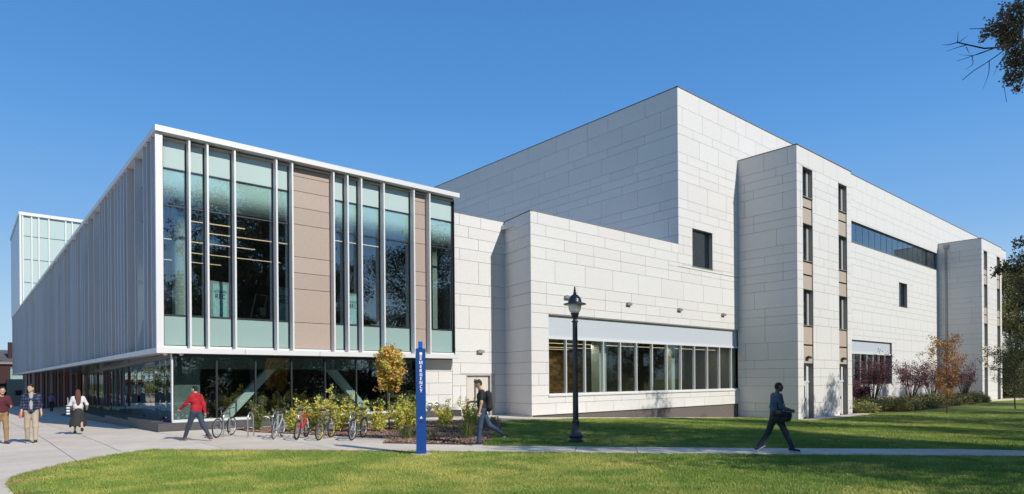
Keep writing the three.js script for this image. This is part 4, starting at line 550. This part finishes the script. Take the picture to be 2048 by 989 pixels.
bicycle('black bike with neon yellow wheel rims', [8.62, -19.45], away - .1, .08, { frame: [.03, .032, .034], rim: [.68, .64, .03], tyre: .026, fork: [.5, .5, .52] });
bicycle('dark bike facing the walk at the rightmost hoop rack', [10.12, -19.35], away + Math.PI - .12, -.08, { frame: [.03, .03, .06], tyre: .026, fork: [.4, .4, .44], fender: true });
// gym equipment and banners standing behind the upper panes
function bannerTex(lines, w, h) { const c = document.createElement('canvas'); c.width = w; c.height = h; const k = c.getContext('2d'); k.fillStyle = '#bfe3e6'; k.fillRect(0, 0, w, h); k.fillStyle = '#12263e'; k.textAlign = 'center'; for (const [s, y, size] of lines) { k.font = `bold ${size}px sans-serif`; k.fillText(s, w / 2, y); } const t = new THREE.CanvasTexture(c); t.colorSpace = THREE.SRGBColorSpace; return t; }
const recTex = bannerTex([['UCONN', 130, 66], ['REC', 225, 108]], 256, 512);
[[8.35, -28.6, 'banner panel on the upper floor behind the third bay of glass'], [11.08, -28.6, 'banner panel behind the narrow bay left of the tan panels'], [14.48, -28.6, 'banner panel right of the tan panels behind glass']].forEach(([x, z, l]) => { const t = thing('exercise_machine', 'pale lettered ' + l, 'exercise machine', [x, 3.6, z], .25, 'lettered machines upstairs'); part('frame', merge([boxG(-.42, .42, .02, 2.58, -.14, -.06), boxG(-.42, -.34, 0, .3, -.3, .3), boxG(.34, .42, 0, .3, -.3, .3)]), M.fin, t); const s = part('shroud', boxG(-.33, .33, 1.07, 2.47, -.055, -.03), std(.55, .68, .70, .4), t); const p = part('print', new THREE.PlaneGeometry(.62, 1.3), new THREE.MeshStandardMaterial({ map: recTex, roughness: .4 }), s); p.position.set(0, 1.77, -.026); });
[[8.0, -28.9, 'treadmill in the second bay'], [10.2, -29.2, 'weight machine in the fourth bay'], [16.2, -29.0, 'rack machine in the wide bay right of the tan panels'], [15.2, -29.4, 'cable machine beside the wide right bay']].forEach(([x, z, l], i) => { const t = thing('gym_machine', 'dark ' + l + ' behind the upper glass', 'exercise machine', [x, 3.6, z], .2 + i * .3, 'dark gym machines upstairs'); part('frame', merge([rod([-.35, 0, -.5], [-.35, 1.5 + (i % 2) * .7, .1], .04), rod([.35, 0, -.5], [.35, 1.5 + (i % 2) * .7, .1], .04), rod([-.35, 1.5 + (i % 2) * .7, .1], [.35, 1.5 + (i % 2) * .7, .1], .04), boxG(-.35, .35, 0, .18, -.7, .9), rod([-.35, 1.1, .1], [-.35, 1.15, -.4], .025), rod([.35, 1.1, .1], [.35, 1.15, -.4], .025)]), i === 2 ? M.fin : M.dark, t); part('console', boxG(-.25, .25, 1.3, 1.65, .08, .14), M.dark, t); });
// ---------- people ----------
function surfNet(f, mn, mx, h) { // naive surface nets of a distance field
  const n = [0, 1, 2].map((k) => Math.ceil((mx[k] - mn[k]) / h) + 1), [nx, ny, nz] = n, v = new Float32Array(nx * ny * nz), id = new Int32Array(nx * ny * nz).fill(-1), pos = [], ix = [], at = (i, j, k) => (k * ny + j) * nx + i;
  for (let k = 0; k < nz; k++) for (let j = 0; j < ny; j++) for (let i = 0; i < nx; i++) v[at(i, j, k)] = f(mn[0] + i * h, mn[1] + j * h, mn[2] + k * h);
  const cs = [[0, 0, 0], [1, 0, 0], [0, 1, 0], [1, 1, 0], [0, 0, 1], [1, 0, 1], [0, 1, 1], [1, 1, 1]], es = [[0, 1], [2, 3], [4, 5], [6, 7], [0, 2], [1, 3], [4, 6], [5, 7], [0, 4], [1, 5], [2, 6], [3, 7]];
  for (let k = 0; k < nz - 1; k++) for (let j = 0; j < ny - 1; j++) for (let i = 0; i < nx - 1; i++) {
    let m = 0; const s = cs.map((c, q) => { const a = v[at(i + c[0], j + c[1], k + c[2])]; if (a < 0) m |= 1 << q; return a; }); if (m === 0 || m === 255) continue;
    let x = 0, y = 0, z = 0, c = 0; for (const [a, b] of es) if ((s[a] < 0) !== (s[b] < 0)) { const t = s[a] / (s[a] - s[b]); x += cs[a][0] + (cs[b][0] - cs[a][0]) * t; y += cs[a][1] + (cs[b][1] - cs[a][1]) * t; z += cs[a][2] + (cs[b][2] - cs[a][2]) * t; c++; }
    id[at(i, j, k)] = pos.length / 3; pos.push(mn[0] + (i + x / c) * h, mn[1] + (j + y / c) * h, mn[2] + (k + z / c) * h);
  }
  const quad = (a, b, c, d, flip) => { if (a < 0 || b < 0 || c < 0 || d < 0) return; flip ? ix.push(a, c, b, a, d, c) : ix.push(a, b, c, a, c, d); };
  for (let k = 1; k < nz - 1; k++) for (let j = 1; j < ny - 1; j++) for (let i = 1; i < nx - 1; i++) {
    const a = v[at(i, j, k)] < 0;
    if (a !== v[at(i + 1, j, k)] < 0) quad(id[at(i, j - 1, k - 1)], id[at(i, j, k - 1)], id[at(i, j, k)], id[at(i, j - 1, k)], !a);
    if (a !== v[at(i, j + 1, k)] < 0) quad(id[at(i - 1, j, k - 1)], id[at(i - 1, j, k)], id[at(i, j, k)], id[at(i, j, k - 1)], !a);
    if (a !== v[at(i, j, k + 1)] < 0) quad(id[at(i - 1, j - 1, k)], id[at(i, j - 1, k)], id[at(i, j, k)], id[at(i - 1, j, k)], !a);
  }
  const nor = [], uv = [], e = h * .5; for (let i = 0; i < pos.length; i += 3) { const [x, y, z] = pos.slice(i, i + 3), g = [f(x + e, y, z) - f(x - e, y, z), f(x, y + e, z) - f(x, y - e, z), f(x, y, z + e) - f(x, y, z - e)], l = Math.hypot(...g) || 1; nor.push(g[0] / l, g[1] / l, g[2] / l); uv.push(x + z, y); }
  const g = new THREE.BufferGeometry(); g.setAttribute('position', new THREE.Float32BufferAttribute(pos, 3)); g.setAttribute('normal', new THREE.Float32BufferAttribute(nor, 3)); g.setAttribute('uv', new THREE.Float32BufferAttribute(uv, 2)); g.setIndex(ix); return g;
}
const cap = (a, b, ra, rb = ra, flat = 1) => { const d = b.clone().sub(a), l = d.lengthSq() || 1e-9; return { bb: [a, b, Math.max(ra, rb)], f: (x, y, z) => { const px = x - a.x, py = y - a.y, pz = z - a.z, t = Math.min(1, Math.max(0, (px * d.x + py * d.y + pz * d.z) / l)), qx = px - d.x * t, qy = py - d.y * t, qz = (pz - d.z * t) / flat; return Math.hypot(qx, qy, qz) - (ra + (rb - ra) * t); } }; };
const ell = (c, rx, ry, rz, yaw = 0) => { const cs = Math.cos(yaw), sn = Math.sin(yaw), r = Math.max(rx, ry, rz), m = Math.min(rx, ry, rz); return { bb: [c, c, r], f: (x, y, z) => { const X = x - c.x, Z = z - c.z, u = (X * cs - Z * sn) / rx, w = (X * sn + Z * cs) / rz, q = (y - c.y) / ry; return (Math.hypot(u, q, w) - 1) * m; } }; };
function blob(prims, k, h, clipF) {
  const mn = [1e9, 1e9, 1e9], mx = [-1e9, -1e9, -1e9]; for (const { bb: [a, b, r] } of prims) for (const p of [a, b]) ['x', 'y', 'z'].forEach((c, i) => { mn[i] = Math.min(mn[i], p[c] - r - h * 3); mx[i] = Math.max(mx[i], p[c] + r + h * 3); });
  const f = (x, y, z) => { let d = 1e3; for (const p of prims) { const e = p.f(x, y, z), t = Math.max(0, k - Math.abs(d - e)) / k; d = Math.min(d, e) - t * t * k * .25; } return clipF ? Math.max(d, clipF(x, y, z)) : d; };
  return surfNet(f, mn, mx, h);
}
const skinTones = [phys(.52, .31, .22, .55), phys(.46, .27, .185, .55), phys(.17, .092, .06, .5)];
function person(label, [x, z], face, o) {
  const t = thing('person', label, 'person', [x, 0, z], Math.atan2(face[0], face[1])), s = (o.height ?? 1.75) / 1.76, J = {};
  const leg = (sx, th, kn, ft) => { const hip = V(sx * .088, .93, 0), knee = hip.clone().add(V(sx * .012, -Math.cos(th) * .44, Math.sin(th) * .44)), ank = knee.clone().add(V(0, -Math.cos(th - kn) * .41, Math.sin(th - kn) * .41)), F = (y, zz) => ank.clone().add(V(0, y * Math.cos(ft) - zz * Math.sin(-ft), -y * Math.sin(ft) * -1 * 0 + zz * Math.cos(ft) + y * Math.sin(ft))); return { hip, knee, ank, heel: F(-.05, -.045), toe: F(-.055, .165), ball: F(-.05, .1) }; };
  J.L = leg(1, ...o.legL); J.R = leg(-1, ...o.legR);
  const low = Math.min(...[J.L, J.R].flatMap((l) => [l.heel.y, l.toe.y, l.ball.y])) - .034;
  t.position.y = gy(x, z) + (o.lift ?? .022) - low * s; t.scale.setScalar(s);
  const lean = o.lean ?? .04, tilt = (p) => p.sub(V(0, .95, 0)).applyAxisAngle(V(1, 0, 0), lean).add(V(0, .95, 0));
  const arm = (sx, f, out, e, inn = 0) => { const sh = tilt(V(sx * .175, 1.425, -.01)), el = sh.clone().add(V(sx * Math.sin(out), -Math.cos(f) * Math.cos(out), Math.sin(f)).normalize().multiplyScalar(.285)), wr = el.clone().add(V(sx * Math.sin(out) * .6 - sx * Math.sin(inn), -Math.cos(f + e), Math.sin(f + e)).normalize().multiplyScalar(.245)); return { sh, el, wr }; };
  J.aL = arm(1, ...o.armL); J.aR = arm(-1, ...o.armR);
  const chest = tilt(V(0, 1.31, 0)), waist = tilt(V(0, 1.06, 0)), neck = tilt(V(0, 1.47, -.005)), hd = tilt(V(0, 1.645, .03 + (o.nod ? .035 : 0))), hy = o.headYaw ?? 0;
  const hv = (a, b, c) => V(a, b, c).applyAxisAngle(V(1, 0, 0), o.nod ?? 0).applyAxisAngle(V(0, 1, 0), hy).add(hd), sk = skinTones[o.skin ?? 0];
  // body: limbs and trunk on a coarse grid, head and hands on finer ones, joined into one mesh
  const limbs = [cap(neck, hd.clone().add(V(0, -.06, -.02)), .052, .05), cap(V(.085, chest.y, chest.z), V(-.085, chest.y, chest.z), .1), cap(chest, waist, .12, .105), cap(V(.06, .96, 0), V(-.06, .96, 0), .1), cap(tilt(V(.13, 1.415, -.01)), tilt(V(-.13, 1.415, -.01)), .06)];
  for (const a of [J.aL, J.aR]) limbs.push(cap(a.sh, a.el, .048, .038), cap(a.el, a.wr, .038, .026)); for (const l of [J.L, J.R]) limbs.push(cap(l.hip, l.knee, .078, .05), cap(l.knee, l.ank, .052, .034), cap(l.heel, l.toe, .03, .025));
  const head = [ell(hd, .074, .108, .092, hy), cap(hv(0, -.06, .03), hv(0, -.085, .055), .045, .035), cap(hv(0, .012, .088), hv(0, -.022, .105), .011, .015), cap(hv(-.02, -.052, .09), hv(.02, -.052, .09), .009), ...[-1, 1].flatMap((q) => [cap(hv(q * .076, .005, -.005), hv(q * .079, -.03, .0), .013, .011), cap(hv(q * .018, .028, .084), hv(q * .045, .026, .074), .009)])];
  const hand = (a, sx, curl) => { const d = a.wr.clone().sub(a.el).normalize(), side = V(1, 0, 0).cross(d).normalize().multiplyScalar(1), n = side.lengthSq() < .1 ? V(0, 0, 1) : side, w = V(0, 1, 0).clone().sub(d.clone().multiplyScalar(d.y)); const across = n, inw = d.clone().cross(across).normalize().multiplyScalar(sx), palm = a.wr.clone().addScaledVector(d, .045), l = [cap(a.wr, palm, .026, .03), cap(palm.clone().addScaledVector(across, .022), palm.clone().addScaledVector(across, -.022).addScaledVector(d, .02), .02, .02)];
    for (let i = 0; i < 4; i++) { const b = palm.clone().addScaledVector(across, .03 - i * .02).addScaledVector(d, .03), L = [.034, .04, .037, .028][i], k1 = b.clone().addScaledVector(d, L).addScaledVector(inw, -L * curl * .5), k2 = k1.clone().addScaledVector(d, L * (1 - curl)).addScaledVector(inw, -L * curl); l.push(cap(b, k1, .0095, .009), cap(k1, k2, .009, .0075)); }
    const tb = a.wr.clone().addScaledVector(d, .02).addScaledVector(across, .025), t1 = tb.clone().addScaledVector(across, .022).addScaledVector(d, .025).addScaledVector(inw, -.012), t2 = t1.clone().addScaledVector(d, .03).addScaledVector(inw, -.01); l.push(cap(tb, t1, .012, .011), cap(t1, t2, .011, .009)); return l; };
  part('body', mergeGeometries([blob(limbs, .04, .02), blob(head, .02, .0085), blob(hand(J.aL, 1, o.curlL ?? .35), .008, .0058), blob(hand(J.aR, -1, o.curlR ?? .35), .008, .0058)]), sk, t);
  for (const q of [-1, 1]) { const e = part('eye', new THREE.SphereGeometry(.0115, 8, 6), M.dark, t); e.position.copy(hv(q * .031, .006, .083)); }
  part('lips', blob([cap(hv(-.02, -.052, .096), hv(.02, -.052, .096), .007)], .005, .004), std(.34, .13, .11, .5), t);
  // clothes
  const top = [cap(V(.09, chest.y, chest.z), V(-.09, chest.y, chest.z), .113), cap(chest, waist, .135, .125), cap(tilt(V(.135, 1.415, -.01)), tilt(V(-.135, 1.415, -.01)), .073)];
  const hem = o.hem ?? .93; top.push(cap(V(.055, waist.y, waist.z), V(.055, hem + .1, 0), .122, .122), cap(V(-.055, waist.y, waist.z), V(-.055, hem + .1, 0), .122, .122));
  for (const a of [J.aL, J.aR]) { const sl = o.sleeve ?? 1; top.push(cap(a.sh, sl < .5 ? a.sh.clone().lerp(a.el, .6) : a.el, .066, sl < .5 ? .06 : .054)); if (sl > .5) top.push(cap(a.el, sl < 1 ? a.el.clone().lerp(a.wr, .45) : a.wr, .054, .04)); }
  if (o.hood) top.push(cap(tilt(V(.06, 1.47, -.075)), tilt(V(-.06, 1.47, -.075)), .06), cap(tilt(V(0, 1.46, -.1)), tilt(V(0, 1.36, -.12)), .06, .035), cap(tilt(V(.07, 1.49, 0)), tilt(V(-.07, 1.49, 0)), .045));
  part(o.topName ?? 'shirt', blob(top, .05, .018, (a, y) => hem - y), o.top, t);
  if (o.inner) part('undershirt', blob([cap(tilt(V(0, 1.40, .075)), V(0, 1.04, .085), .06, .06), cap(tilt(V(0, 1.47, .0)), tilt(V(0, 1.46, .02)), .07)], .03, .015), o.inner, t);
  if (o.skirt) part('skirt', blob([cap(V(0, 1.0, 0), V(0, .78, -.01), .13, .2), cap(V(0, .78, -.01), V(.06, .38, -.05), .2, .25), cap(V(0, .78, 0), V(-.08, .4, .04), .2, .22)], .06, .02, (a, y) => Math.max(.30 - y + .03 * Math.sin(a * 40), y - 1.04)), o.skirt, t);
  else { const pr = [cap(V(.055, .97, 0), V(-.055, .97, 0), .118)]; for (const l of [J.L, J.R]) pr.push(cap(l.hip, l.knee, .1, .068), cap(l.knee, l.ank.clone().add(V(0, .02, 0)), .07, .054)); part('trousers', blob(pr, .045, .018, (a, y) => y - 1.03), o.pants, t); }
  for (const l of [J.L, J.R]) { const sh = part('shoe', blob([cap(l.heel.clone().add(V(0, .008, 0)), l.toe.clone().add(V(0, .004, 0)), .042, .036), cap(l.heel.clone().add(V(0, .02, .01)), l.ank.clone().add(V(0, -.01, 0)), .044, .045)], .03, .011), o.shoes, t); if (o.sole) part('sole', blob([cap(l.heel.clone().add(V(0, -.012, -.008)), l.toe.clone().add(V(0, -.012, .008)), .044, .04), cap(l.heel.clone().add(V(0, -.012, -.008)), l.toe.clone().add(V(0, -.012, .008)), .044, .04)], .01, .009, (a, y, zz) => { const t2 = Math.min(1, Math.max(0, (zz - l.heel.z) / ((l.toe.z - l.heel.z) || 1))); return y - (l.heel.y + (l.toe.y - l.heel.y) * t2) + .012; }), o.sole, sh); }
  const hairCap = [ell(hd.clone().add(V(0, .014, 0)), .084, .112, .103, hy)], cut = (a, y, zz) => { const q = V(a, y, zz).sub(hd).applyAxisAngle(V(0, 1, 0), -hy).applyAxisAngle(V(1, 0, 0), -(o.nod ?? 0)); return Math.max(-.62 * q.y + .78 * q.z - .012, o.long ? -1 : -.075 - q.y, 0) - (.62 * q.y - .78 * q.z > -.012 && (o.long || q.y > -.075) ? .0001 : 0); };
  if (o.crop) hairCap[0] = ell(hd.clone().add(V(0, .008, -.004)), .079, .108, .097, hy);
  if (o.long) hairCap.push(cap(hv(0, -.02, -.06), hv(.01, -.2, -.14), .085, .09), cap(hv(.02, -.18, -.15), hv(.0, -.46, -.19), .09, .05), cap(hv(-.05, -.15, -.12), hv(-.04, -.4, -.18), .055, .04)); else if (!o.crop) hairCap.push(ell(hv(.01, .085, .03), .06, .045, .07, hy));
  part('hair', blob(hairCap, .03, .009, o.long ? (a, y, zz) => { const q = V(a, y, zz).sub(hd); return q.y > -.1 ? -.6 * q.y + .8 * q.z - .012 : -1; } : cut), o.hair, t);
  t.userData.joints = undefined; return { t, J, s, tilt, hv, world: (p) => p.clone().multiplyScalar(s).applyAxisAngle(V(0, 1, 0), t.rotation.y).add(t.position), turn: t.rotation.y };
}
const wear = (r, g, b, map = T.cloth, rough = .85) => std(r, g, b, rough, { map });
const plaid = (() => { const t = tex(128, (u, v) => { const a = (u * 4) % 1, b = (v * 4) % 1, s = (a < .45 ? .5 : 1) * (b < .45 ? .5 : 1), w = (Math.abs(a - .7) < .04 || Math.abs(b - .7) < .04) ? .35 : 0; return [.20 * s + w * .35, .25 * s + w * .35, .40 * s + w * .35]; }, .36); return new THREE.MeshStandardMaterial({ map: t, roughness: .85 }); })();
const black = wear(.025, .025, .028), khaki = wear(.50, .41, .29), brownHair = std(.05, .03, .02, .6), blackHair = std(.018, .014, .012, .6);
const held = (name, geo, mat, pos, turn, label, cat) => { const m = new THREE.Mesh(geo, mat); m.name = name; m.position.copy(pos); m.rotation.y = turn; return tag(m, label, cat); };
{ // man in plaid with headphones
  const p = person('person in blue plaid overshirt and khaki trousers walking towards the viewer', [1.66, -25.28], [-.1, 1], { height: 1.86, legL: [.16, .05, 0], legR: [-.1, .12, .1], armL: [.05, .16, .25], armR: [.0, .14, .3], headYaw: -.75, top: plaid, inner: wear(.42, .41, .39), topName: 'overshirt', sleeve: .8, pants: khaki, shoes: black, sole: wear(.7, .7, .68), hair: blackHair, hem: .86, lean: .0 });
  const c = p.world(p.tilt(V(0, 1.475, .06))); held('headphones', merge([new THREE.TorusGeometry(.085, .014, 8, 20, Math.PI).rotateX(-Math.PI / 2 - .3), ...[-1, 1].map((q) => new THREE.CylinderGeometry(.045, .045, .035, 14).rotateZ(Math.PI / 2 - q * .5).translate(q * .09, -.01, .05))]), M.blackPaint, c, p.turn, 'black headphones hung round the neck of the person in plaid', 'headphones');
  const b = p.world(p.J.aR.wr.clone().add(V(-.02, -.07, .03))); held('drink_bottle', lathe([[0, -.09], [.034, -.09], [.036, .04], [.02, .08], [.018, .11], [0, .11]], 16), phys(.6, .12, .04, .3), b, 0, 'orange bottle carried by the person in plaid', 'bottle');
}
{ const p = person('person in maroon jumper and tan trousers cut off by the left edge', [.93, -25.6], [.35, .94], { height: 1.78, legL: [.12, .05, 0], legR: [-.1, .1, .1], armL: [.35, .12, 1.2, .5], armR: [.1, .15, .4], headYaw: -.2, top: wear(.10, .018, .025), topName: 'jumper', pants: wear(.36, .22, .11), shoes: wear(.08, .085, .10), hair: brownHair, hem: .9 });
  const c = p.world(p.tilt(V(0, 1.2, -.2))); held('backpack', blob([cap(V(0, .16, 0), V(0, -.16, .01), .13, .14), cap(V(.09, .1, -.02), V(.09, -.16, -.02), .07), cap(V(-.09, .1, -.02), V(-.09, -.16, -.02), .07), ...[-1, 1].map((q) => cap(V(q * .11, .27, .18), V(q * .12, .02, .33), .024))], .03, .014), black, c, p.turn, 'black backpack worn by the person in maroon', 'backpack'); }
{ // woman from behind
  const p = person('person with long brown hair, white jacket and long black skirt walking away', [3.31, -28.88], [.06, -1], { height: 1.68, legL: [.2, .05, 0], legR: [-.3, .5, .7], armL: [.1, .3, .9, .3], armR: [.1, .42, .8, .2], top: wear(.72, .71, .70), topName: 'jacket', pants: black, skirt: wear(.028, .03, .026), shoes: black, hair: wear(.13, .05, .03), long: true, hem: 1.0 });
  const c = p.world(V(.33, 1.0, .0)); const im = tex(64, (u, v) => ((v * 4) % 1 < .42 ? [.05, .07, .2] : [.85, .85, .85]), .42);
  held('tote_bag', merge([boxG(-.05, .05, -.24, .14, -.17, .17), tube([V(0, .12, -.09), V(0, .34, -.06), V(0, .42, 0), V(0, .34, .06), V(0, .12, .09)], .012, 6)]), new THREE.MeshStandardMaterial({ map: im, roughness: .85 }), c, p.turn, 'blue and white striped tote bag on the shoulder of the person in white', 'bag');
}
person('distant person in purple top and black trousers near the entrance', [6.5, -75], [.3, -1], { height: 1.74, legL: [.2, .1, 0], legR: [-.2, .3, .3], armL: [.2, .12, .4], armR: [-.2, .2, .4], top: wear(.20, .17, .38), pants: black, shoes: black, hair: blackHair, sleeve: .8 });
person('person in red hooded sweatshirt and jeans walking left past the bikes', [5.69, -22.13], [-.452, -.853], { height: 1.84, legL: [.46, .06, -.05], legR: [-.42, .22, .5], armL: [.6, .2, .35], armR: [-.35, .14, .3], headYaw: .2, top: wear(.46, .012, .022), topName: 'hoodie', hood: true, pants: wear(.05, .075, .12, T.denim), shoes: wear(.17, .10, .06), sole: wear(.5, .45, .38), hair: blackHair, hem: .9, crop: true });
{ // man reading a phone
  const p = person('person in black tee and jeans looking at a phone on the footpath', [11.42, -14.55], [-.7567, -.6537], { height: 1.90, legL: [.14, .06, 0], legR: [-.42, .55, 1.0], armL: [.0, .1, .22], armR: [.32, .05, 1.25, .1], nod: .5, top: wear(.03, .03, .034), topName: 'tee', sleeve: .3, pants: wear(.045, .085, .16, T.denim), shoes: wear(.03, .03, .035), sole: wear(.75, .75, .73), hair: brownHair, hem: .93, curlR: .6 });
  const w = p.world(p.J.aR.wr.clone().add(V(.02, .05, .09))); const ph = held('phone', boxG(-.036, .036, -.07, .07, -.005, .005), M.blackPaint, w, p.turn, 'phone in the hand of the person on the footpath', 'phone'); ph.rotation.order = 'YXZ'; ph.rotation.x = -.9;
  const c = p.world(p.tilt(V(0, 1.2, -.165))); held('backpack', blob([cap(V(0, .17, .0), V(0, -.2, -.01), .11, .14), cap(V(.08, .08, -.04), V(.08, -.2, -.05), .08), cap(V(-.08, .08, -.04), V(-.08, -.2, -.05), .08), ...[-1, 1].map((q) => cap(V(q * .11, .24, .12), V(q * .12, .24, .2), .022)), ...[-1, 1].map((q) => cap(V(q * .12, .24, .2), V(q * .14, -.08, .17), .02))], .03, .013), black, c, p.turn, 'black backpack worn by the person with the phone', 'backpack');
}
{ // man with a shoulder bag
  const p = person('person in dark sweater with white earbuds striding right in the shade', [15.66, -7.87], [.7567, .6537], { height: 1.83, legL: [-.36, .22, .55], legR: [.44, .05, -.12], armL: [-.1, .12, .5], armR: [.05, .14, 1.25, .2], skin: 2, top: wear(.085, .115, .16), topName: 'sweater', pants: wear(.035, .042, .058), shoes: wear(.04, .045, .06), sole: wear(.65, .65, .65), hair: blackHair, crop: true, hem: .9, lean: .06 });
  const c = p.world(V(-.25, .98, .04)); held('shoulder_bag', blob([cap(V(0, .02, -.14), V(0, -.02, .16), .1, .09), cap(V(0, -.12, -.12), V(0, -.1, .15), .1, .08), cap(V(.02, .1, -.1), V(.1, .5, -.06), .016), cap(V(.02, .1, .1), V(.1, .5, .04), .016)], .03, .014), wear(.02, .021, .026), c, p.turn, 'black holdall slung from the shoulder of the striding person', 'bag');
}
scene.traverse((o) => { if (o.isMesh) { o.castShadow = true; o.receiveShadow = true; } });
renderer.render(scene, camera);
